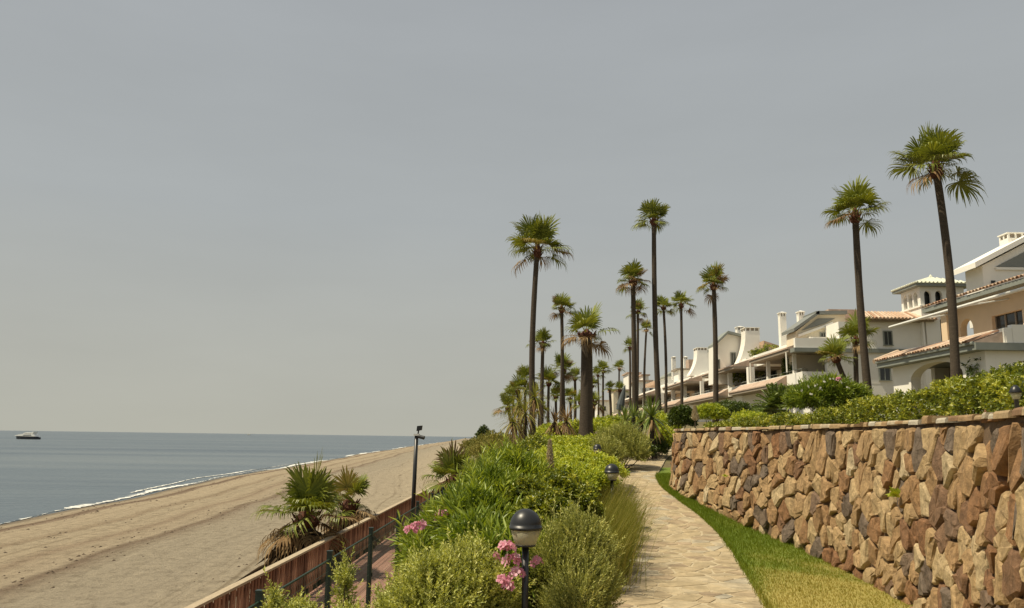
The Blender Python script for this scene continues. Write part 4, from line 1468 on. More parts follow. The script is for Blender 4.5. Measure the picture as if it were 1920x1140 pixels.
roof_prism(v, 'porch_roof', 'roof_pink', [(15.5, 5.002), (16.62, 5.40), (16.62, 5.002)], 25.95, 32.75)
tile_row(v, 15.47, 5.02, 16.6, 5.42, 25.95, 32.8, .205, rg)
MB().tube([(15.47, 32.85, 5.04), (16.7, 33.2, 5.5)], .11, 8, tint=.8).build('hip_tile', M['tile'], v)
boxp(v, 'parapet', 'white', 16.63, 16.83, 25.75, 32.7, 5.002, 5.52)
boxp(v, 'end_parapet', 'white', 16.84, 22, 25.75, 25.98, 5.002, 5.62)
boxp(v, 'terrace_floor', 'floor', 16.84, 21.9, 25.99, 32.7, 5.003, 5.06)
wall_panel('upper_wall', M['peach'], v, (19.6, 25.99), (0, 1), 8.2, 5.07, 7.6, (.28, 0, 0), [arch(6.5, 7.45, 5.15, 6.5, 6.95), rect(1.2, 2.9, 5.6, 6.78), rect(3.3, 5.2, 5.6, 6.78)])
for y0, y1 in ((27.19, 28.89), (29.29, 31.19)):
    o = MB().box(19.78, 19.80, y0, y1, 5.6, 6.78).build('window', M['glass'], v)
    mb = MB()
    for q in range(4):
        yy_ = y0 + (y1 - y0) * q / 3; mb.box(19.74, 19.78, yy_ - .035, yy_ + .035, 5.6, 6.78)
    mb.build('frame', M['soffit'], o)
boxp(v, 'terrace_pillar', 'peach', 19.2, 19.55, 33.75, 34.2, 5.07, 7.6)
boxp(v, 'upper_core', 'cream', 19.9, 26, 25.2, 32.1, 5.07, 7.68)
o = MB().tube([(17.48, 24.5, 6.90), (17.48, 35.4, 6.90)], .06, 8).build('awning_bar', M['lamp_white'], v)
for y_ in (26.5, 30.0, 33.6):
    MB().tube([(17.48, y_, 6.92), (19.6, y_, 7.3)], .03, 6).build('awning_arm', M['lamp_white'], v)
roof_prism(v, 'upper_roof', 'roof_pink', [(18.9, 7.72), (22.6, 8.72), (22.6, 7.69)], 24.4, 35.0)
boxp(v, 'upper_soffit', 'trim', 18.86, 22.6, 24.4, 35.05, 7.52, 7.688)
tile_row(v, 18.84, 7.74, 19.5, 7.93, 24.6, 35.0, .23, rg)
# top storey with its gable to the viewer
gp = [(22.4, 7.2), (22.4, 10.02), (26.2, 12.0), (30.0, 10.02), (30.0, 7.2)]
roof_prism(v, 'gable_block', 'white', gp, 36.0, 37.4)
mb = MB(); mb.prism([(21.9, 35.7, 9.86), (26.2, 35.7, 12.12), (26.2, 35.7, 12.36), (21.9, 35.7, 10.12)], (0, 1.9, 0)); mb.prism([(26.201, 35.7, 12.12), (30.5, 35.7, 9.86), (30.5, 35.7, 10.12), (26.201, 35.7, 12.36)], (0, 1.9, 0))
mb.build('gable_roof', M['white'], v)
MB().prism([(23.05, 35.94, 9.98), (26.2, 35.94, 11.62), (29.35, 35.94, 9.98)], (0, .055, 0)).build('gable_panel', M['louvre'], v)
MB().box(23.0, 29.4, 35.9, 35.995, 9.82, 9.94).build('gable_ledge', M['white'], v)
MB().box(22.75, 22.95, 35.96, 35.99, 9.1, 9.3).build('vent_hole', M['black'], v)
chimney(v, 1889, 1935, 433, 478, 36.6, depth=.7, zbase=10.5)
MB().lathe([(.16, 5.07), (.2, 5.3), (.14, 5.32)], 12, (16.95, 30.0, 0)).build('flower_pot', M['terracotta'], v)

# ---- belvedere tower
t_ = empty('tower', (25.3, 46.3, 2.5), 'square white tower with arched belvedere under a pale green tiled roof', 'tower')
fx = [(24.45, .42), (25.1, .42), (25.75, .42)]
hol = [arch(c - 24 - w_ / 2, c - 24 + w_ / 2, 9.64, 10.25, 10.5, 8) for c, w_ in fx] + [rect(.02 + .1, .22, 6.2, 8.8), rect(1.05, 1.25, 6.2, 8.8), rect(2.0, 2.2, 6.2, 8.8)]
wall_panel('front_wall', M['white'], t_, (24, 44.7), (1, 0), 2.6, 2.2, 10.72, (0, .22, 0), hol)
hol = [arch(c - 44.93 - .22, c - 44.93 + .22, 9.64, 10.25, 10.5, 8) for c in (45.25, 45.85, 46.45)] + [arch(.55, .95, 6.0, 8.75, 9.0, 8)]
wall_panel('side_wall', M['white'], t_, (24, 44.922), (0, 1), 1.98, 2.2, 10.72, (.22, 0, 0), hol)
boxp(t_, 'far_wall', 'white', 26.38, 26.6, 44.922, 46.9, 2.2, 10.72)
boxp(t_, 'back_wall', 'white', 24.222, 26.378, 46.7, 46.9, 2.2, 10.72)
boxp(t_, 'interior_shade_block', 'glass', 24.35, 26.25, 45.05, 46.6, 2.3, 10.7)  # dark block behind the openings stands in for interior shade
boxp(t_, 'string_course', 'white', 23.93, 26.67, 44.63, 46.96, 9.52, 9.62)
boxp(t_, 'eave', 'trim', 23.62, 26.98, 44.32, 47.2, 10.722, 10.88)
ex0, ex1, ey0, ey1, ez, ap = 23.55, 27.05, 44.25, 47.27, 10.882, (25.3, 45.76, 11.50)
mb = MB(); mb.add([(ex0, ey0, ez), (ex1, ey0, ez), (ex1, ey1, ez), (ex0, ey1, ez), ap], [(0, 3, 2, 1), (0, 1, 4), (1, 2, 4), (2, 3, 4), (3, 0, 4)], .2)
rf = mb.build('roof', M['tile_green'], t_)
mb = MB()
for q in range(15):
    f = (q + .5) / 15
    h_ = 1 - abs(2 * f - 1)
    for A, B in (((ex0, ey0), (ex1, ey0)), ((ex0, ey0), (ex0, ey1))):
        p0 = Vector((A[0] + (B[0] - A[0]) * f, A[1] + (B[1] - A[1]) * f, ez + .02))
        horiz = A[1] == B[1]
        tgt = Vector((p0.x, p0.y + (ap[1] - ey0) * h_, ez + .02 + (ap[2] - ez) * h_)) if horiz else Vector((p0.x + (ap[0] - ex0) * h_, p0.y, ez + .02 + (ap[2] - ez) * h_))
        if h_ > .05: mb.tube([p0, tgt], .065, 6, tint=.6 + .4 * rg.random())
tag(mb.build('tile_ribs', M['tile_green'], rf), kind='stuff')
MB().lathe([(.1, -.05), (.12, .05), (.03, .2)], 8, ap, .7).build('finial', M['tile_green'], rf)


# ---- the terraced houses behind, all on one line facing the sea
def terrace_row(h, y0, y1, cols, low_end=True, eave=(None, None), back='cream'):
    """ground floor, tiled lean-to strip, open first-floor porch with columns and its eave"""
    boxp(h, 'ground_floor_wall', 'white', 17.3, 25, y0 + .01, y1, 1.6, 5.0)
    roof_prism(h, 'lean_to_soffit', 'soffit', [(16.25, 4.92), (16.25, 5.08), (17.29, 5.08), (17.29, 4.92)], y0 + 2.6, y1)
    roof_prism(h, 'lean_to_roof', 'roof_pink', [(16.2, 5.082), (16.2, 5.16), (16.95, 5.62), (16.95, 5.082)], y0 + 2.6, y1)
    boxp(h, 'balcony_parapet', 'white', 16.96, 17.15, y0, y1, 5.002, 5.66)
    boxp(h, 'balcony_end', 'white', 17.16, 18.4, y0, y0 + .2, 5.002, 5.66)
    boxp(h, 'balcony_floor', 'floor', 17.16, 20, y0 + .21, y1 - .01, 5.002, 5.08)
    boxp(h, 'porch_back_wall', back, 19.9, 20.2, y0 + .3, y1, 5.09, 7.0)
    for yc, wd in cols:
        boxp(h, 'column', 'white', 17.0, 17.0 + wd, yc, yc + wd, 5.662, 6.86)
    if eave[0] is not None:
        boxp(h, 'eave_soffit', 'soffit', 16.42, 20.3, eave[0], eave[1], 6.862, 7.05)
        roof_prism(h, 'eave_roof', 'roof_pink', [(16.36, 7.052), (16.36, 7.14), (17.9, 7.66), (17.9, 7.052)], eave[0], eave[1])
        boxp(h, 'roof_parapet', 'white', 17.91, 18.1, eave[0], eave[1], 7.052, 7.75)
    boxp(h, 'upper_core', 'white', 18.12, 25, y0 + 1.5, y1, 7.052, 7.9)


h2 = empty('terraced_house', (19, 50, 2.5), 'white house with louvred gable and two slim chimneys left of the tower', 'house', 'white seaside terraced houses')
terrace_row(h2, 45.0, 57.9, [(46.5, .2), (51.3, .22), (55.4, .45)], eave=(45.6, 53.2))
boxp(h2, 'south_wall', 'white', 18.41, 24, 45.0, 45.3, 5.002, 6.80)
boxp(h2, 'band', 'trim', 16.5, 24.1, 44.85, 45.55, 6.802, 7.04)
boxp(h2, 'corner_parapet', 'white', 16.6, 19.2, 44.95, 45.2, 7.042, 7.62)
boxp(h2, 'upper_south_wall', 'white', 19.21, 24, 44.97, 50, 7.042, 8.62)
boxp(h2, 'upper_eave', 'soffit', 20.6, 24.6, 44.5, 50.5, 8.622, 8.74)
mb = MB(); mb.add([(20.4, 44.3, 8.742), (24.8, 44.3, 8.742), (24.8, 50.6, 8.742), (20.4, 50.6, 8.742), (21.9, 46, 9.35), (24, 46, 9.35), (24, 49, 9.35), (21.9, 49, 9.35)],
                  [(0, 3, 2, 1), (4, 5, 6, 7), (0, 1, 5, 4), (1, 2, 6, 5), (2, 3, 7, 6), (3, 0, 4, 7)])
mb.build('hip_roof', M['roof_pink'], h2)
mb = MB()
for q in range(20): mb.tube([(20.5 + q * .215, 44.27, 8.74), (20.9 + q * .2, 46, 9.38)], .085, 6, tint=rg.random())
tag(mb.build('roof_tiles', M['tile'], h2), kind='stuff')
for (u0, v0, u1, v1, yw) in ((1649, 689, 1669, 711, 44.99), (1657, 622, 1672, 645, 44.96)):
    a_ = at(u0, v0, yw); b_ = at(u1, v1, yw); window_y(h2, a_.x, b_.x, b_.z, a_.z, yw)
# half gable
ga = [at(1492, 700, 47), at(1492, 622, 47), at(1533, 590, 47), at(1585, 590, 47), at(1585, 700, 47)]
roof_prism(h2, 'gable_block', 'cream', [(p_.x, p_.z) for p_ in ga], 47.0, 48.6)
mb = MB()
for p_, q_ in ((ga[1], ga[2]), (ga[2], ga[3])):
    mb.prism([(p_.x - .2, 46.7, p_.z - .02), (q_.x, 46.7, q_.z), (q_.x, 46.7, q_.z + .22), (p_.x - .2, 46.7, p_.z + .18)], (0, 2.2, 0))
mb.build('gable_roof', M['louvre'], h2)
pn = [at(1503, 620, 46.95), at(1534, 597, 46.95), at(1566, 597, 46.95), at(1548, 606, 46.95)]
MB().prism([tuple(p_) for p_ in pn], (0, .04, 0)).build('gable_panel', M['louvre'], h2)
pn = [at(1497, 627, 46.9), at(1562, 603, 46.9), at(1562, 608, 46.9), at(1497, 632, 46.9)]
MB().prism([tuple(p_) for p_ in pn], (0, .09, 0)).build('gable_ledge', M['white'], h2)
a_ = at(1539, 625, 46.98); b_ = at(1549, 642, 46.98); window_y(h2, a_.x, b_.x, b_.z, a_.z, 46.98, 1)
chimney(h2, 1462, 1477, 584, 655, 54.5)
chimney(h2, 1497, 1511, 582, 640, 52.0)
chimney(h2, 1612, 1621, 553, 600, 51.0, zbase=8)
boxp(h2, 'pink_attic', 'roof_pink', 20.6, 22.8, 49.6, 52.5, 8.0, 10.15)
for (u0, u1, v0, v1) in ((1441, 1456, 690, 706), (1497, 1514, 683, 706)):
    a_ = at_x(u0, v0, 19.88); b_ = at_x(u1, v1, 19.88); window_x(h2, b_.y, a_.y, b_.z, a_.z, 19.88)

h3 = empty('terraced_house', (19, 66, 2.5), 'white house with plain gable and broad flared chimney, third from the right', 'house', 'white seaside terraced houses')
terrace_row(h3, 58.0, 73.9, [(60.5, .3), (65.0, .3), (69.5, .3)], eave=(57.0, 66.5))
ga = [at(1338, 720, 62), at(1338, 650, 62), at(1363, 626, 62), at(1400, 635, 62), at(1400, 720, 62)]
roof_prism(h3, 'gable_block', 'white', [(p_.x, p_.z) for p_ in ga], 62, 63.6)
mb = MB()
for p_, q_ in ((ga[1], ga[2]), (ga[2], ga[3])):
    mb.prism([(p_.x, 61.6, p_.z), (q_.x, 61.6, q_.z), (q_.x, 61.6, q_.z + .2), (p_.x, 61.6, p_.z + .2)], (0, 2.2, 0))
mb.build('gable_roof', M['trim'], h3)
a_ = at(1371, 662, 61.98); b_ = at(1379, 690, 61.98); window_y(h3, a_.x, b_.x, b_.z, a_.z, 61.98)
a_ = at(1344, 675, 61.98); b_ = at(1349, 690, 61.98); window_y(h3, a_.x, b_.x, b_.z, a_.z, 61.98)
chimney(h3, 1397, 1427, 612, 690, 60.5, flare=(1384, 682), depth=1.2)
chimney(h3, 1382, 1396, 611, 640, 64.0)
p_ = at(1428, 640, 60); q_ = at(1465, 652, 60)
roof_prism(h3, 'tile_roof', 'tile', [(p_.x, p_.z), (q_.x, q_.z), (q_.x, q_.z - .2), (p_.x, q_.z - .2)], 59.5, 64)
boxp(h3, 'recess_shade_block', 'soffit', p_.x - .6, q_.x, 60.0, 63.5, q_.z - .6, q_.z - .21)  # solid brown block stands in for the shade under this roof

h4 = empty('terraced_house', (19, 85, 2.5), 'white house with peach porch and one flared chimney, fourth from the right', 'house', 'white seaside terraced houses')
terrace_row(h4, 74.0, 94.9, [(76.5, .35), (82.0, .35), (88, .35)], eave=(72.5, 84), back='peach')
chimney(h4, 1307, 1328, 650, 705, 76.5, flare=(1294, 702), depth=1.5)
ga = [at(1318, 720, 78), at(1318, 668, 78), at(1340, 650, 78), at(1362, 662, 78), at(1362, 720, 78)]
roof_prism(h4, 'gable_block', 'white', [(p_.x, p_.z) for p_ in ga], 78, 79.6)
mb = MB()
for p_, q_ in ((ga[1], ga[2]), (ga[2], ga[3])):
    mb.prism([(p_.x, 77.6, p_.z), (q_.x, 77.6, q_.z), (q_.x, 77.6, q_.z + .25), (p_.x, 77.6, p_.z + .25)], (0, 2.2, 0))
mb.build('gable_roof', M['trim'], h4)
p_ = at(1272, 694, 92); q_ = at(1300, 696, 92)
boxp(h4, 'upper_block', 'white', p_.x, q_.x + 4, 92, 94.8, 7.9, p_.z)
boxp(h4, 'upper_roof', 'soffit', p_.x - .3, q_.x + 4.3, 91.6, 94.85, p_.z + .002, p_.z + .2)
boxp(h4, 'pink_attic', 'roof_pink', q_.x - .3, q_.x + 1.2, 93, 94.6, p_.z + .21, p_.z + 1.4)

h5 = empty('terraced_house', (19, 110, 2.5), 'distant white house with two slim chimneys beyond the bare palm trunks', 'house', 'white seaside terraced houses')
terrace_row(h5, 95.0, 128, [(100, .45), (108, .45), (116, .45)], eave=(93.5, 122))
chimney(h5, 1260, 1268, 668, 712, 96.5)
chimney(h5, 1282, 1290, 668, 695, 100)
p_ = at(1252, 706, 104); q_ = at(1290, 706, 104)
boxp(h5, 'upper_block', 'white', p_.x, q_.x, 104, 112, 7.0, p_.z)
MB().prism([(p_.x - .5, 103.6, p_.z), (p_.x + 1.6, 103.6, p_.z + 1.2), (q_.x, 103.6, p_.z + 1.2), (q_.x, 103.6, p_.z)], (0, 9, 0)).build('roof', M['trim'], h5)
p_ = at(1222, 722, 118); boxp(h5, 'red_roof', 'tile', p_.x - .5, p_.x + 4, 113, 121, p_.z - .2, p_.z + .3)

h6 = empty('terraced_house', (17, 150, 2), 'farthest pale houses seen between the distant palm trunks', 'house', 'white seaside terraced houses')
for (u0, u1, v0, Y, mt) in ((1195, 1235, 715, 135, 'white'), (1150, 1200, 732, 150, 'cream'), (1120, 1180, 752, 165, 'white'), (1178, 1200, 700, 158, 'white'), (1205, 1216, 704, 152, 'white'), (1095, 1130, 765, 180, 'cream')):
    p_ = at(u0, v0, Y); q_ = at(u1, v0, Y)
    boxp(h6, 'wall_block', mt, p_.x, q_.x, Y, Y + 7, .5, p_.z)
    boxp(h6, 'flat_roof', 'roof_pink', p_.x - .3, q_.x + .3, Y - .3, Y + 7.3, p_.z + .003, p_.z + .25)
for (u0, u1, v0, v1, Y) in ((1205, 1211, 728, 736, 134.9), (1218, 1224, 728, 736, 134.9), (1160, 1166, 742, 750, 149.9), (1175, 1181, 742, 750, 149.9), (1130, 1136, 762, 770, 164.9), (1146, 1152, 762, 770, 164.9)):
    a_ = at(u0, v0, Y); b_ = at(u1, v1, Y)
    MB().box(a_.x, b_.x, Y, Y + .08, b_.z, a_.z).build('window', M['glass'], h6)

# glazed doors at the back of the open porches, balcony rails, gutters
for h, ys_ in ((h2, (49.5, 52.6)), (h3, (59.5, 63.2, 67.0)), (h4, (77.5, 82.0, 86.5)), (h5, (98, 104, 110))):
    for y_ in ys_: window_x(h, y_, y_ + 1.7, 5.25, 6.75, 19.88)
for h, y0, y1 in ((h2, 45.3, 57.5), (h3, 58.4, 73.5), (h4, 74.4, 94.5)):
    mb = MB(); mb.tube([(17.05, y0, 5.86), (17.05, y1, 5.86)], .022, 6)
    for y_ in np.arange(y0 + .1, y1, 1.2): mb.tube([(17.05, y_, 5.64), (17.05, y_, 5.86)], .014, 5)
    mb.build('balcony_rail', M['trim'], h)
for y_ in (46.0, 53.0): MB().tube([(16.42, y_, 6.88), (16.42, y_, 5.68)], .045, 6).build('downpipe', M['white'], h2)
MB().tube([(15.52, 25.8, 4.98), (15.52, 32.8, 4.98)], .06, 6).build('gutter', M['trim'], v)

# furled parasol between the far palms
c0 = at(1160, 775, 62); c1 = at(1172, 722, 62)
root = empty('furled_parasol', (c0.x, 62, float(G(c0.x, 62))), 'furled blue grey parasol leaning among the distant palms', 'parasol')
MB().tube([(c0.x - .1, 62, W[root.name].z), tuple(c1)], .04, 8).build('pole', M['lamp_white'], root)
dv = (c1 - c0)
MB().tube([c0 + dv * .12, c0 + dv * .3, c0 + dv * .65, c0 + dv * .98], [.26, .32, .2, .05], 9).build('canopy', M['blue_cloth'], root)

# ---------------------------------------------------------------- palms
PALMS = [  # label, hub u, v, depth, crown radius, trunk radius, lower trunk u, v, leaves, share of dry leaves, seed
    ('tallest fan palm, farthest right, in front of the arched porch', 1753, 303, 26, 1.42, .165, 1787, 712, 26, .10, 3),
    ('tall fan palm left of the tower, second from the right', 1603, 394, 30, 1.30, .165, 1628, 726, 22, .12, 5),
    ('tall fan palm with drooping crown standing farthest left of the tall ones', 1008, 458, 36, 1.62, .165, 1003, 800, 22, .16, 8),
    ('very tall slim fan palm with small crown above the yucca', 1226, 408, 42, 1.12, .165, 1236, 750, 22, .10, 9),
    ('fan palm with yellowing crown just left of the very tall slim one', 1187, 522, 42, 1.02, .165, 1190, 745, 20, .22, 12),
    ('fan palm with double tiered crown in front of the white houses', 1338, 530, 46, 1.12, .17, 1341, 745, 22, .15, 14),
    ('slim fan palm left of the thick trunked palm', 1053, 575, 52, 1.05, .15, 1050, 800, 20, .15, 17),
    ('fan palm half hidden behind the farthest left tall palm', 1018, 640, 50, 1.0, .15, 1016, 790, 18, .20, 18),
    ('slim fan palm half hidden behind the yellowing palm', 1196, 582, 60, .95, .13, 1194, 740, 18, .15, 21),
    ('thin far fan palm between the yellowing palm and the very tall one', 1212, 617, 85, 1.0, .15, 1210, 735, 14, .1, 22),
    ('thin far fan palm crossed by the trunk of the yellowing palm', 1181, 650, 85, 1.0, .15, 1181, 742, 14, .1, 23),
    ('thin fan palm right beside the very tall slim trunk', 1244, 574, 60, 1.0, .13, 1247, 760, 18, .2, 24),
    ('thin straight fan palm midway between very tall and double tiered palms', 1277, 567, 58, 1.12, .125, 1278, 752, 18, .12, 25),
    ('fan palm with dead leaves under its crown behind the slim palm', 1057, 690, 62, 1.3, .14, 1061, 782, 18, .22, 26),
    ('short fan palm peeping out left of the thick trunk', 1078, 708, 75, .95, .17, 1077, 775, 16, .15, 27),
    ('short bright fan palm behind the slim left trunks', 1029, 716, 62, 1.2, .14, 1029, 785, 18, .12, 28),
    ('far fan palm just right of the thick trunk', 1131, 694, 95, 1.25, .16, 1131, 770, 16, .1, 29),
    ('far small fan palm hugging the thick trunk on its right', 1121, 702, 110, 1.2, .15, 1121, 770, 14, .1, 30),
    ('far fan palm above the furled parasol', 1161, 690, 110, 1.15, .15, 1161, 760, 14, .1, 31),
    ('low far fan palm left of the furled parasol', 1143, 728, 95, .95, .2, 1145, 780, 12, .15, 32),
    ('low far fan palm over the furled parasol', 1163, 730, 90, .95, .2, 1161, 780, 12, .15, 33),
    ('highest palm of the low cluster at the left of the grove', 984, 712, 70, 1.35, .15, 985, 790, 18, .08, 34),
    ('bushy palm in the middle of the low left cluster', 971, 730, 66, 1.35, .15, 975, 800, 18, .08, 35),
    ('leftmost small palm of the low left cluster', 952, 762, 60, 1.15, .14, 962, 810, 16, .12, 36),
    ('palm of the low left cluster touching the tall left trunk', 998, 738, 74, 1.3, .15, 998, 790, 16, .08, 37),
    ('palm filling the low left cluster below its highest crown', 961, 744, 72, 1.25, .14, 966, 800, 16, .08, 38),
    ('short yellow green palm just left of the thick trunk', 1091, 752, 58, .85, .2, 1092, 790, 16, .1, 39),
    ('small palm low behind the slim left trunks, under the bright one', 1042, 742, 66, 1.0, .14, 1042, 795, 16, .1, 81),
    ('small palm between the slim palm and the yellow green one', 1069, 746, 70, 1.0, .14, 1069, 795, 16, .1, 82),
    ('far small palm seen close against the right side of the thick trunk, highest there', 1110, 722, 82, 1.0, .15, 1110, 785, 14, .1, 83),
    ('low palm at the foot of the left tall palm', 1012, 768, 57, .95, .14, 1012, 805, 16, .12, 84),
    ('short dry palm just right of the thick trunk', 1113, 752, 52, .8, .14, 1113, 790, 14, .45, 40),
]
for lab, u, v_, d, cr, tr, ub, vb, nf, dry, sd in PALMS:
    palm(lab, u, v_, d, cr * 1.05, tr * .9, ub, vb, nf + 5, dry * .35, d < 68, sd, boot=(.7 if d < 60 else .5), ring=(0 if dry < .12 else 1 if dry < .21 else 4) if d < 68 else 0)
palm('thick trunked fan palm with sparse crown and hanging dry leaves', 1100, 622, 33, 1.38, .285, 1098, 812, 14, .08, True, 50, boot=.35, low=.5, trunk_tint=.4, ring=4)
palm('middle sized fan palm close to the white wall beside the tall right pair', 1604, 632, 38, 1.2, .125, 1606, 706, 22, .10, True, 61, group='young palms by the white houses', boot=.5)
palm('short young fan palm with red brown trunk by the white porch', 1567, 668, 36, 1.0, .13, 1578, 694, 20, .10, True, 62, group='young palms by the white houses', boot=.5, low=.35)

# squat palms on the sand beyond the railing
M['skirt'] = leafmat('dead_skirt_leaf', [(0.0, (.045, .030, .018)), (.5, (.10, .07, .042)), (1.0, (.22, .165, .10))], .9, .1, (1, 1, 1), .1)
def skirt(root, tp, gz, rad, n_, seed, pale=0.0):
    rg = np.random.default_rng(seed)
    az = rg.uniform(0, 2 * PI, n_); t = rg.random(n_) ** .8
    z = tp.z - .1 - (tp.z - gz - .35) * t
    r0 = .12 + rad * .5 * np.sin(t * 2.4) * rg.uniform(.5, 1, n_)
    P = np.stack([tp.x + r0 * np.cos(az), tp.y + r0 * np.sin(az), z], 1)
    D = unit(np.stack([np.cos(az) * .55, np.sin(az) * .55, -np.ones(n_)], 1) + rg.normal(0, .22, (n_, 3)))
    V, F = leaf_quads(P, D, rg.uniform(.5, 1.0, n_) * rad, .10, rg, .2, 0)
    lv = Leaves(); lv.add(V, F, np.repeat(np.clip(rg.beta(1.6, 3, n_) + pale, 0, 1), 4)); lv.build('dead_leaf_skirt', M['skirt'], root)


SAND = -2.86
r_ = palm('squat fan palm with brown skirt on the sand, left of the pair', 576, 958, 21, 1.42, .26, None, None, 24, .03, True, 71, boot=.5, low=.60, ring=9, group='squat palms beyond the railing', ground=SAND)
skirt(r_, at(574, 975, 21), SAND, 1.35, 2600, 4, -.08)
r_ = palm('smaller squat fan palm on the sand, right of the pair', 655, 938, 26, 1.15, .22, None, None, 16, .05, True, 72, boot=.5, low=.5, ring=9, group='squat palms beyond the railing', ground=SAND)
skirt(r_, at(655, 955, 26), SAND, 1.15, 1500, 5, .08)
r_ = palm('shaggy low fan palm with grey dead leaves beyond the black pole', 850, 893, 30, 1.35, .18, None, None, 26, .10, True, 73, boot=.4, low=.55, ring=10, group='squat palms beyond the railing', ground=-2.0)
skirt(r_, at(850, 900, 30), -2.0, 1.15, 900, 6, .3)
r_ = palm('low dry fan palm just right of the shaggy one', 885, 897, 29, .95, .14, None, None, 14, .25, True, 74, boot=.4, low=.3, ring=12, group='squat palms beyond the railing', ground=-2.0)
# ---------------------------------------------------------------- strap-leaved plants
def rosette(lv, c, n_, L, wd, rg, lo=-.5, hi=1.4, droop=.35, base=.5, stiff=False):
    """arching strap leaves around c"""
    el = np.clip(lo + (hi - lo) * rg.random(n_), -1.3, 1.5); az = rg.uniform(0, 2 * PI, n_)
    D = np.stack([np.cos(el) * np.cos(az), np.cos(el) * np.sin(az), np.sin(el)], 1)
    s_ = np.stack([-np.sin(az), np.cos(az), 0 * az], 1)
    ll = L * rg.uniform(.75, 1.1, n_)[:, None]
    st = [0, .35, .7, 1.0]; ww = [.6, 1.0, .75, .02]
    pts_ = [c + D * ll * t + np.array([0, 0, -1.0]) * ll * droop * t ** 2.2 * np.clip(np.cos(el), .1, 1)[:, None] for t in st]
    V = np.stack([q for p_, w_ in zip(pts_, ww) for q in (p_ - s_ * wd * w_ / 2, p_ + s_ * wd * w_ / 2)], 1).reshape(-1, 3)
    k = np.arange(n_)[:, None] * 8
    F = np.concatenate([np.stack([k + [2 * i, 2 * i + 1, 2 * i + 3], k + [2 * i, 2 * i + 3, 2 * i + 2]], 1).reshape(-1, 3) for i in range(3)], 0)
    lv.add(V, F, np.repeat(np.clip(base + rg.normal(0, .2, n_), 0, 1), 8))


def strap_plant(name, label, cat, heads, mat, n_, L, wd, seed, group=None, trunk=True, droop=.35, lo=-.5, hi=1.4, dry=0, drymat='frond_dry'):
    rg = np.random.default_rng(seed)
    hs_ = [at(*h) for h in heads]
    cx = sum(h.x for h in hs_) / len(hs_); cy = sum(h.y for h in hs_) / len(hs_)
    gz = float(G(cx, cy))
    root = empty(name, (cx, cy, gz), label, cat, group)
    lv = Leaves(); ld = Leaves()
    for h in hs_:
        rosette(lv, np.array(h), n_, L, wd, rg, lo, hi, droop)
        if dry: rosette(ld, np.array(h) - [0, 0, .08], dry, L, wd, rg, -1.1, .1, droop * 1.5)
        if trunk:
            g_ = float(G(h.x, h.y))
            mb = MB(); mb.tube([(h.x + rg.normal(0, .08), h.y, g_ - .1), ((h.x * 2 + cx) / 3, h.y, (g_ + h.z) / 2), tuple(h)], [.10, .08, .07], 8, tint=.3); mb.build('trunk', M['trunk'], root)
    lv.build('leaf_rosette', M[mat], root)
    if dry: ld.build('dead_leaves', M[drymat], root)
    return root


strap_plant('yucca', 'spiky dark green yucca on a short trunk at the bend of the path', 'yucca', [(1222, 782, 25)], 'yucca', 90, .85, .055, 3, 'yuccas at the bend of the path', dry=14)
strap_plant('yucca', 'low clump of yucca left of the trunked one', 'yucca', [(1188, 782, 27), (1172, 790, 26.5), (1203, 792, 26.5)], 'yucca', 46, .65, .05, 4, 'yuccas at the bend of the path', trunk=True)
strap_plant('dry_dracaena', 'straggly clump of half dry strap leaved plants below the left tall palm', 'shrub', [(985, 775, 28), (962, 792, 27.5), (1003, 745, 29), (975, 755, 29.5)], 'tallgrass', 70, .85, .03, 5, None, dry=34, droop=.55)
strap_plant('dry_dracaena', 'low dry strap leaved plant with pale hanging leaves right of the left tall palm', 'shrub', [(1040, 792, 29), (1062, 790, 30)], 'frond_dry', 36, .85, .05, 6, None, dry=24, droop=.6)


# cycad with feather leaves
def cycad(label, u, v_, Y, L, n_, seed):
    rg = np.random.default_rng(seed)
    c = at(u, v_, Y); gz = float(G(c.x, c.y))
    root = empty('cycad', (c.x, c.y, gz), label, 'cycad')
    MB().lathe([(.16, min(gz - c.z - .1, -.3)), (.16, -.15), (.10, 0)], 12, tuple(c)).build('trunk', M['trunk'], root)
    lv = Leaves()
    for q in range(n_):
        el = -.1 + 1.5 * rg.random() ** .8; az = q * 2.4
        d = np.array([math.cos(el) * math.cos(az), math.cos(el) * math.sin(az), math.sin(el)]); s_ = np.array([-math.sin(az), math.cos(az), 0])
        t = np.linspace(.15, 1, 26)
        p_ = np.array(c) + d * L * t[:, None] + np.array([0, 0, -1]) * (L * .55 * t ** 2.2 * math.cos(el))[:, None]
        for sg in (-1, 1):
            D = unit(np.broadcast_to(s_ * sg + d * .55 + [0, 0, .18], p_.shape) + rg.normal(0, .05, p_.shape))
            V, F = leaf_quads(p_, D, .26 * (1 - .5 * t) * L, .034, rg, .1, .6)
            lv.add(V, F, np.repeat(np.clip(.5 + rg.normal(0, .2, 26), 0, 1), 4))
    lv.build('feather_leaves', M['yucca'], root)


M['cycad'] = M['yucca']
cycad('dark green cycad with arching feather leaves behind the hedge', 1455, 772, 24, .95, 70, 5)

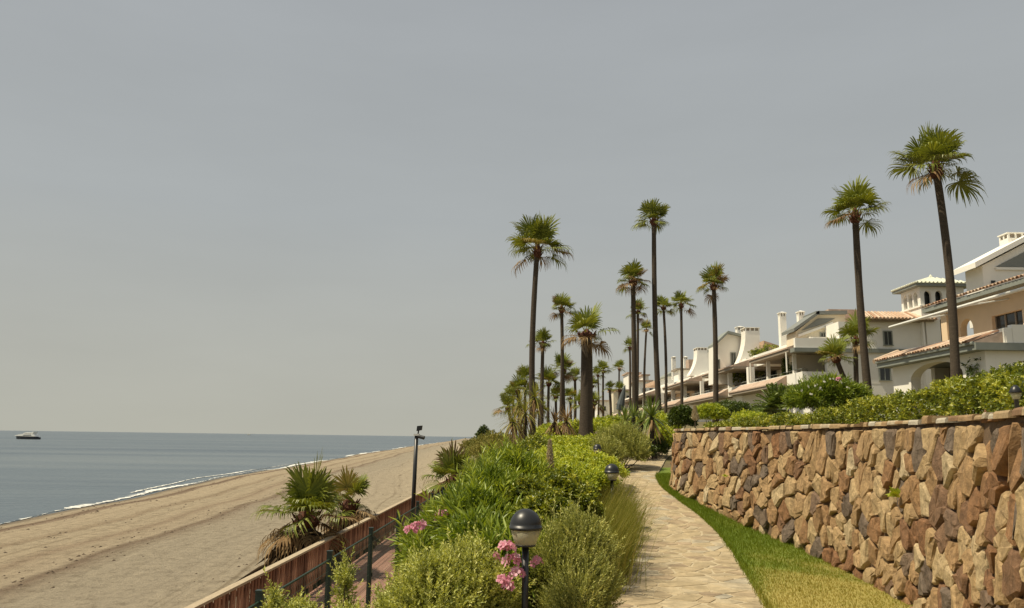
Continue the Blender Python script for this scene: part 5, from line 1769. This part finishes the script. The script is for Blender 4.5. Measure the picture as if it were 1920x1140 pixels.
# ---------------------------------------------------------------- shrubs on the bank, front to back
shrub('pale_shrub', 'pale yellow green small leaved shrub filling the bottom edge left of the nearest lamp', 'shrub', [B_(872, 1120, 6.6, .44, .48, .38), B_(812, 1152, 6.4, .38, .45, .40), B_(885, 1185, 6.5, .28, .35, .30)], 'pale', 2300, 'pale shrubs above the boardwalk', seed=1, stems=10)
shrub('pale_shrub', 'pale shrub with an upright sprig in front of the second fence post', 'shrub', [B_(745, 1170, 7.0, .20, .3, .28), B_(645, 1130, 7.6, .06, .09, .40), B_(655, 1185, 7.2, .12, .2, .22)], 'pale', 520, 'pale shrubs above the boardwalk', seed=2, stems=6)
shrub('pale_shrub', 'small pale shrub sprigs at the bottom edge by the nearest fence post', 'shrub', [B_(560, 1178, 7.0, .14, .2, .20), B_(511, 1155, 7.2, .05, .08, .22)], 'pale', 320, 'pale shrubs above the boardwalk', seed=3, stems=5)
rs = np.random.default_rng(8)
o1 = shrub('oleander', 'oleander with pink blossom beside the nearest lamp', 'shrub', [B_(945, 1090, 7.0, .26, .25, .34), B_(1005, 1100, 7.0, .18, .2, .28), B_(905, 1040, 7.6, .3, .3, .3)], 'oleander', 420, 'oleanders on the bank', seed=4)
for (u, v_, Y, n_) in ((950, 1030, 6.2, 16), (962, 1054, 6.2, 17), (970, 1080, 6.2, 14), (945, 1090, 6.2, 9), (958, 1102, 6.2, 7), (1003, 1057, 6.4, 5), (926, 1048, 6.4, 3)):
    flowers(o1, at(u, v_, Y), n_, (.065, .05, .06), rs, 1.0)
o2 = shrub('oleander', 'bright green oleander with pink blossom next to the third fence post', 'shrub', [B_(825, 1030, 9.4, .34, .45, .32), B_(862, 1000, 9.6, .40, .5, .38), B_(800, 1065, 9.0, .20, .3, .26)], 'oleander', 800, 'oleanders on the bank', seed=5, base=.6)
for (u, v_, Y, n_) in ((784, 988, 8.6, 16), (770, 996, 8.6, 10), (836, 966, 8.8, 16), (826, 973, 8.8, 8)):
    flowers(o2, at(u, v_, Y), n_, (.09, .06, .06), rs, 1.15)
o3 = shrub('oleander', 'dense oleander in the middle of the bank left of the nearest lamp', 'shrub', [B_(890, 1000, 8.8, .40, .4, .40), B_(925, 960, 9.8, .42, .45, .42), B_(912, 962, 10.6, .38, .4, .36)], 'oleander', 1000, 'oleanders on the bank', seed=6)
o4 = shrub('oleander', 'tall light green oleander at the back of the bank below the dry clump', 'shrub', [B_(955, 900, 12.5, .42, .45, .42), B_(925, 925, 12, .42, .4, .36), B_(985, 905, 12.3, .3, .3, .3)], 'oleander', 950, 'oleanders on the bank', seed=7, base=.68)
for (u, v_, Y, n_) in ((976, 922, 10.6, 8), (990, 917, 10.6, 8)):
    flowers(o4, at(u, v_, Y), n_, (.08, .06, .05), rs, 1.1)
shrub('glossy_shrub', 'rounded glossy leaved shrub behind the nearest lamp', 'shrub', [B_(1045, 942, 10.2, .44, .45, .36), B_(990, 958, 9.6, .40, .4, .34), B_(1085, 958, 10, .26, .3, .28), B_(1020, 985, 8.8, .35, .3, .3)], 'glossy', 3000, None, seed=8)
shrub('rosemary_bush', 'grey green rosemary like bush between the nearest lamp and the path', 'shrub', [B_(1085, 1050, 7.1, .30, .32, .38), B_(1045, 1085, 6.9, .26, .28, .36), B_(1105, 1105, 6.8, .22, .28, .30), B_(1075, 1145, 6.6, .24, .3, .3)], 'rosemary', 2100, None, seed=9, stems=12)

# lime ground cover, in clipped cushions
GC = [('low lime green ground cover cushion behind the glossy shrub', [B_(1065, 905, 14.5, .70, .8, .36), B_(1105, 908, 14.2, .40, .7, .30)], 1500),
      ('lime green ground cover cushion round the middle path lamp', [B_(1128, 905, 15.8, .30, .7, .30), B_(1145, 890, 18.0, .36, .8, .26), B_(1045, 872, 18, .8, 1.0, .38), B_(1100, 880, 17.5, .7, 1.0, .34), B_(1020, 886, 16, .4, .6, .36)], 1700),
      ('lime green ground cover around the farthest path lamp', [B_(1085, 862, 22.5, .9, 1.2, .34), B_(1120, 868, 21.5, .5, 1.0, .26), B_(1050, 860, 22.5, .6, 1, .36)], 1500),
      ('lime green ground cover at the foot of the thick palm', [B_(1075, 838, 28.5, 1.3, 1.6, .34), B_(1118, 836, 29.5, 1.0, 1.4, .34), B_(1040, 838, 27.5, .8, 1.2, .34)], 1700),
      ('far strip of lime ground cover under the distant palms', [B_(1130, 806, 37, 1.6, 2.2, .5), B_(1085, 812, 38, 1.8, 2, .5), B_(1165, 800, 39, 1.3, 2, .45), B_(1045, 815, 40, 1.4, 2, .5)], 1600)]
for q, (lab, bl, n_) in enumerate(GC):
    shrub('ground_cover', lab, 'ground cover', bl, 'lime', n_, 'lime ground cover left of the path', scale=[1.0, 1.1, 1.25, 1.5, 2.0][q], seed=20 + q, low=-.1, stems=4, lumpy=.16)
shrub('silver_bush', 'rounded grey green bush left of the path bend', 'shrub', [B_(1165, 836, 22, .72, .7, .52), B_(1140, 852, 21, .4, .5, .38), B_(1190, 850, 21.5, .35, .4, .38)], 'silver', 1900, None, seed=30, scale=1.1)
shrub('yellow_bush', 'small yellow green bush where the path meets the wall end', 'shrub', [B_(1245, 826, 26, .42, .45, .45), B_(1228, 836, 26.5, .35, .4, .35)], 'lime', 800, None, seed=31, scale=1.2, base=.6)
shrub('dark_bush', 'dark low bush under the trunked yucca', 'shrub', [B_(1205, 845, 24.5, .42, .4, .26), B_(1235, 842, 25.5, .3, .4, .3)], 'dark', 520, None, seed=32, scale=1.2)
# dry and scrubby growth further along the bank
SB = [('olive scrub bush on the bank below the shaggy palm', [B_(915, 915, 20, .42, .5, .42), B_(890, 935, 18, .32, .4, .32)], 'silver', 900, 1.2),
      ('scrubby bush left of the lime ground cover', [B_(985, 868, 19, .55, .6, .5), B_(1005, 850, 21, .4, .5, .5)], 'hedge', 900, 1.3),
      ('olive scrub patch on the far bank beside the dry clump', [B_(938, 862, 34, .9, 1.4, .5), B_(962, 850, 38, 1.0, 1.6, .6)], 'scrub', 650, 1.0),
      ('farther yellowish scrub patch on the slope above the beach', [B_(920, 848, 58, 1.4, 3, .6), B_(942, 838, 55, 1.5, 3, .7), B_(902, 848, 62, 1.2, 2.5, .5)], 'scrub', 750, 1.6),
      ('farthest scrub patch where the slope meets the beach', [B_(890, 838, 95, 1.6, 5, .7), B_(910, 833, 105, 2.2, 6, 1.0), B_(932, 828, 90, 2.0, 5, 1.0)], 'scrub', 750, 2.4)]
for q, (lab, bl, sp, n_, s_) in enumerate(SB):
    shrub('scrub', lab, 'shrub', bl, sp, n_, 'scrub along the bank', scale=s_, seed=40 + q, stems=3)
tr_ = at(906, 812, 150)
root = empty('far_tree', (tr_.x, tr_.y, float(G(tr_.x, tr_.y))), 'lone dark round tree on the far headland', 'tree')
lv = Leaves(); rg = np.random.default_rng(9)
P, N = blob_pts([B_(908, 812, 150, 1.0, 1.0, 1.3), B_(901, 815, 150, .9, .9, .8)], 420, rg, .6, 1.05, .2, -1)
fill(lv, P, N, SPEC['dark'], rg, 5.0, .4); lv.build('crown', M['dark_leaf'], root)
MB().tube([(tr_.x, tr_.y, W[root.name].z - .3), tuple(tr_)], [.2, .1], 7).build('trunk', M['trunk'], root)

# ---------------------------------------------------------------- hedge on the wall, bushes on the terrace
def strip_hedge(name, label, s0, s1, d0, d1, htop, spec, n_, seed, scale=1.0, group=None):
    rg = np.random.default_rng(seed)
    sp = SPEC[spec]
    ss = s0 + (s1 - s0) * rg.random(n_)
    hh = np.interp(ss, [q[0] for q in htop], [q[1] for q in htop]) + .035 * np.sin(ss * 5.1 + seed) + .025 * np.sin(ss * 11.7) + .03 * np.sin(ss * 2.1)
    face = rg.random(n_)
    P = np.zeros((n_, 3)); N = np.zeros((n_, 3))
    for i in range(n_):
        p_, nn = wall_at(ss[i])
        bul = .05 * math.sin(ss[i] * 4.3) + .04 * math.sin(ss[i] * 9.1 + hh[i] * 20)
        if face[i] < .42:                                  # front
            z = WT - .12 + (hh[i] - WT + .12) * rg.random(); dep = -(d0 + .10 * ((z - WT) / max(.1, hh[i] - WT)) ** 3) + bul - abs(rg.normal(0, .05)); nv = nn
        elif face[i] < .72:                                 # top
            dep = -(d0 + (d1 - d0) * rg.random()); z = hh[i] - abs(rg.normal(0, .045)) - .05 * abs((-dep - d0) / (d1 - d0) - .5) ** 2 * 4; nv = Vector((0, 0, 1))
        else:
            dep = -(d0 + (d1 - d0) * rg.random()); z = WT - .1 + (hh[i] - WT + .02) * rg.random(); nv = nn
        q = p_ + nn * dep
        P[i] = (q.x, q.y, z); N[i] = nv
    c = wall_at((s0 + s1) / 2)[0]
    root = empty(name, (c.x + .5, c.y, WT - .1), label, 'hedge', group)
    lv = Leaves()
    top_ = (face >= .42) & (face < .72)                      # top leaves tinted lighter, sunlight on the clipped top put into their colour
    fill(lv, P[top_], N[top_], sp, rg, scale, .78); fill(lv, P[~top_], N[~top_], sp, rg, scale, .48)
    lv.build('foliage', M[sp['mat']], root)
    mb = MB()
    for s_ in np.arange(s0 + .2, s1 - .1, .4):
        p_, nn = wall_at(s_); q = p_ - nn * ((d0 + d1) / 2); g_ = float(G(q.x, q.y))
        h_ = float(np.interp(s_, [k[0] for k in htop], [k[1] for k in htop]))
        mb.tube([(q.x, q.y, g_ - .1), (q.x + .05, q.y, h_ - .15)], [.025, .015], 5)
    tag(mb.build('stems', M['stem'], root), kind='stuff')


def s_of_y(y): return float(np.interp(y, wl[:, 1], sarc))


HT = [(s_of_y(2.0), 2.24), (s_of_y(5.5), 2.20), (s_of_y(7), 2.23), (s_of_y(8.5), 2.29), (s_of_y(10.5), 2.27), (s_of_y(12), 2.17), (s_of_y(13.5), 2.09), (s_of_y(15), 2.06), (s_of_y(17.0), 2.0)]
strip_hedge('clipped_hedge', 'long clipped yellow green hedge growing along the top of the stone wall', s_of_y(2.6), s_of_y(17.2), .36, .98, HT, 'hedge', 12500, 3)
shrub('box_hedge', 'taller dark clipped hedge at the right edge above the lantern', 'hedge', [B_(1905, 730, 10.2, .50, .5, .28), B_(1960, 722, 9.6, .5, .5, .30), B_(1875, 748, 9.4, .32, .4, .20)], 'hedge', 1500, None, seed=50, base=.42, shoots=False)
o5 = shrub('oleander', 'broad oleander with a few white flowers behind the hedge', 'shrub', [B_(1560, 742, 20, .62, .5, .40), B_(1515, 752, 20, .46, .45, .33), B_(1597, 752, 20, .36, .4, .33)], 'oleander', 1400, 'oleanders behind the hedge', seed=51, base=.42)
M['petal_white'] = leafmat('white_petal', [(0, (.6, .58, .5)), (1, (.75, .73, .66))], .6, .3, (1, 1, 1), .2)
wf = mesh('flower', np.array([v.co for v in FLOW[0].vertices]), [list(p_.vertices) for p_ in FLOW[0].polygons], M['petal_white'], .5)
rs = np.random.default_rng(12)
for (u, v_) in ((1545, 713), (1560, 710), (1516, 725), (1530, 722), (1588, 727), (1502, 732), (1575, 715), (1540, 730), (1522, 738)):
    for q in range(3):
        p_ = at(u + rs.normal(0, 2), v_ + rs.normal(0, 2), 19.45)
        o = link('flower', wf, o5, p_); o.rotation_euler = (1.2, 0, rs.uniform(-1, 1)); o.scale = (.8,) * 3
flowers(o5, at(1573, 712, 19.5), 6, (.08, .05, .05), rs, 1.4)
shrub('round_bush', 'clipped dark round bush beside the far end of the wall', 'shrub', [B_(1280, 786, 19.6, .33, .34, .31)], 'dark', 800, None, seed=52, base=.45, lumpy=.05, shoots=False, holes=9)
shrub('round_bush', 'low lime green dome bush above the far end of the wall', 'shrub', [B_(1333, 777, 23, .50, .5, .30)], 'lime', 700, None, seed=53, base=.4, lumpy=.06, shoots=False, holes=9)
shrub('box_hedge', 'dark green low hedge under the white balcony', 'hedge', [B_(1390, 774, 27, .75, .5, .32), B_(1430, 778, 27, .7, .5, .28), B_(1365, 768, 28, .5, .5, .30)], 'dark', 900, None, seed=54, scale=1.2, base=.55)
shrub('yellow_bush', 'yellow green bush between cycad and dome bush', 'shrub', [B_(1420, 790, 20, .4, .4, .2), B_(1400, 786, 21, .4, .4, .2)], 'lime', 420, None, seed=55)
shrub('lime_bush', 'lime bush between very tall palm trunk and dark round bush', 'shrub', [B_(1255, 800, 27, .4, .5, .4), B_(1240, 792, 30, .5, .5, .4)], 'lime', 600, None, seed=56, scale=1.2)
shrub('porch_plant', 'dark potted plant on the white balcony', 'plant', [B_(1500, 697, 47.5, .5, .4, .7)], 'dark', 160, 'balcony plants', seed=57, scale=2.5)
shrub('climber', 'thin dark climber beside the balcony column', 'plant', [B_(1475, 695, 48.5, .22, .3, .8)], 'dark', 90, 'balcony plants', seed=58, scale=2.5)
shrub('balcony_plant', 'yellow green plants on the upper terrace by the flared chimney', 'plant', [B_(1418, 664, 58, .5, .4, .35), B_(1445, 655, 57, .8, .4, .3)], 'hedge', 130, 'balcony plants', seed=59, scale=3)
shrub('balcony_plant', 'yellow green potted plants in the shaded porch behind the double tiered palm', 'plant', [B_(1385, 710, 61, .6, .5, .7), B_(1420, 700, 59, .4, .4, .6)], 'hedge', 150, 'balcony plants', seed=60, scale=3)

# vine stems and leaves trained over the arched porch wall
vr_ = np.random.default_rng(91)
root = empty('climbing_vine', (15.9, 26.6, 2.6), 'sparse dark vine climbing the white wall right of the porch arch', 'vine')
lv = Leaves()
for q in range(46):
    y_, z_ = 26.12 + .95 * vr_.random(), 3.2 + 1.35 * vr_.random()
    P = np.array([[15.93, y_, z_]]) + vr_.normal(0, .03, (5, 3)); P[:, 0] = 15.93
    D = unit(np.stack([np.full(5, -.25), vr_.normal(0, 1, 5), vr_.normal(0, .7, 5)], 1))
    V, F = leaf_quads(P, D, .15 * vr_.uniform(.6, 1.2, 5), .06, vr_, .2)
    lv.add(V, F, np.repeat(vr_.random(5), 4))
lv.build('leaves', M['dark_leaf'], root)
MB().tube([(15.95, 26.5, 2.5), (15.95, 26.55, 3.6), (15.95, 26.4, 4.4)], [.02, .015, .008], 5).build('stem', M['stem'], root)

# ---------------------------------------------------------------- grasses and plumes
def tuft_field(name, label, roots, L, wd, lean, mat, base, seed, cat=None, kind='stuff', push=(0, 0)):
    rg = np.random.default_rng(seed)
    V, F, T = blades(roots, L * rg.uniform(.55, 1.2, len(roots)), wd, lean, np.clip(base + rg.normal(0, .22, len(roots)), 0, 1), rg)
    if push != (0, 0):
        h_ = np.clip(V[:, 2] - np.repeat(roots[:, 2], 5), 0, 2) / L
        V[:, 0] += push[0] * h_ ** 2 * L; V[:, 1] += push[1] * h_ ** 2 * L
    return V, F, T


rg = np.random.default_rng(60)
n_ = 6800
cl = np.array([(.98, 8.7), (1.10, 9.3), (1.22, 9.9), (1.34, 10.5), (1.46, 11.2), (1.60, 12.0), (1.72, 12.8), (1.84, 13.6), (1.12, 10.2), (1.0, 9.6), (1.5, 12.6), (1.3, 11.4), (1.50, 13.6), (1.62, 14.3), (1.75, 14.9), (1.4, 14.2)])
ci = rg.integers(len(cl), size=n_)
xy = cl[ci] + rg.normal(0, .12, (n_, 2))
P = np.stack([xy[:, 0], xy[:, 1], G(xy[:, 0], xy[:, 1]) - .02], 1)
V, F, T = tuft_field('', '', P, .84, .007, .30, 'tallgrass', .45, 61, push=(.30, -.12))
root = empty('tall_grass_clump', (1.6, 10.2, float(G(1.6, 10.2))), 'tall fine olive and straw coloured grass leaning over the path edge', 'grass')
lv = Leaves(); lv.add(V, F, T); lv.build('blades', M['tallgrass'], root)

# dry grass on the bank near the boardwalk and at the foot of the shrubs
n_ = 19000
yy = 7 + 33 * rg.random(n_) ** 1.3
tt = rg.random(n_)
xx = bankx(yy) - .1 + (pleft(yy) - .1 - bankx(yy)) * tt
keep = (lump(xx, yy, 1.3, 4) + .5 * lump(xx, yy, 3.1, 7)) > -.15
xx, yy = xx[keep], yy[keep]
P = np.stack([xx, yy, G(xx, yy) - .02], 1)
V, F, T = tuft_field('', '', P, .42, .010, .55, '', .42, 62)
o = link('bank_grass', mesh('bank_grass', V, F, M['drygrass'], T)); tag(o, 'dry straw and olive grass growing through the planted bank', kind='stuff')
n_ = 4200
cl = np.stack([rg.uniform(9, 34, 60), rg.uniform(.05, .75, 60)], 1)
ci = rg.integers(60, size=n_)
yy = cl[ci, 0] + rg.normal(0, .16, n_); xx = railx(yy) - .2 - cl[ci, 1] + rg.normal(0, .10, n_)
P = np.stack([xx, yy, np.full(n_, SAND - .08)], 1)
V, F, T = tuft_field('', '', P, .95, .010, .30, '', .40, 63)
o = link('beach_grass', mesh('beach_grass', V, F, M['drygrass'], T)); tag(o, 'thin dry beach grass standing behind the railing', kind='stuff')


def plume(label, u, v_, Y, hgt, rad, seed):
    rg = np.random.default_rng(seed)
    c = at(u, v_, Y); gz = float(G(c.x, c.y))
    root = empty('feather_plume', (c.x, c.y, gz), label, 'plume', 'pale plumes')
    MB().tube([(c.x, c.y, gz - .05), (c.x, c.y, c.z - hgt * .3)], .012, 6).build('stalk', M['stem'], root)
    n_ = 1200
    t = rg.random(n_); az = rg.uniform(0, 6.28, n_)
    P = np.stack([c.x + .3 * rad * np.cos(az) * (1 - t), c.y + .3 * rad * np.sin(az) * (1 - t), c.z + hgt * (t - .5)], 1)
    D = unit(np.stack([np.cos(az) * .5, np.sin(az) * .5, np.ones(n_)], 1) + rg.normal(0, .2, (n_, 3)))
    V, F = leaf_quads(P, D, rad * 1.7 * (1.05 - .6 * t), .022, rg, .1)
    lv = Leaves(); lv.add(V, F, np.repeat(rg.random(n_), 4)); lv.build('plume_head', M['plume'], root)


plume('pale upright feathery plume in the lime ground cover', 1031, 862, 13.6, .62, .075, 3)
plume('short pale plume behind the far end of the wall', 1303, 776, 18.6, .34, .07, 4)
# weeds rooted in the wall
def weed(label, u, v_, n_, L, seed):
    rg = np.random.default_rng(seed)
    best = min(np.arange(1, 18, .05), key=lambda s_: (wall_pt(s_, 1.0, .1) - (Vector((0, 0, EYE)) + ray(u, v_) * (wall_pt(s_, 1.0, .1).y / ray(u, v_).y))).length)
    y_ = wall_pt(best, 1.0, .1).y; c = at(u, v_, y_); c = wall_pt(best, c.z, .12)
    root = empty('wall_weed', c, label, 'weed', 'weeds growing out of the stone wall')
    lv = Leaves(); D = unit(rg.normal(0, .6, (n_, 3)) + np.array([-.9, 0, .4]))
    V, F = leaf_quads(np.array(c) + rg.normal(0, .012, (n_, 3)), D, L * rg.uniform(.6, 1.2, n_), L * .4, rg, .2, .3)
    lv.add(V, F, np.repeat(rg.uniform(.3, 1, n_), 4)); lv.build('leaves', M['lime'], root)


weed('small bright green weed sprouting from a joint in the right half of the wall', 1687, 928, 26, .095, 2)
weed('tiny dark weed in a joint near the far end of the wall', 1365, 893, 14, .07, 3)
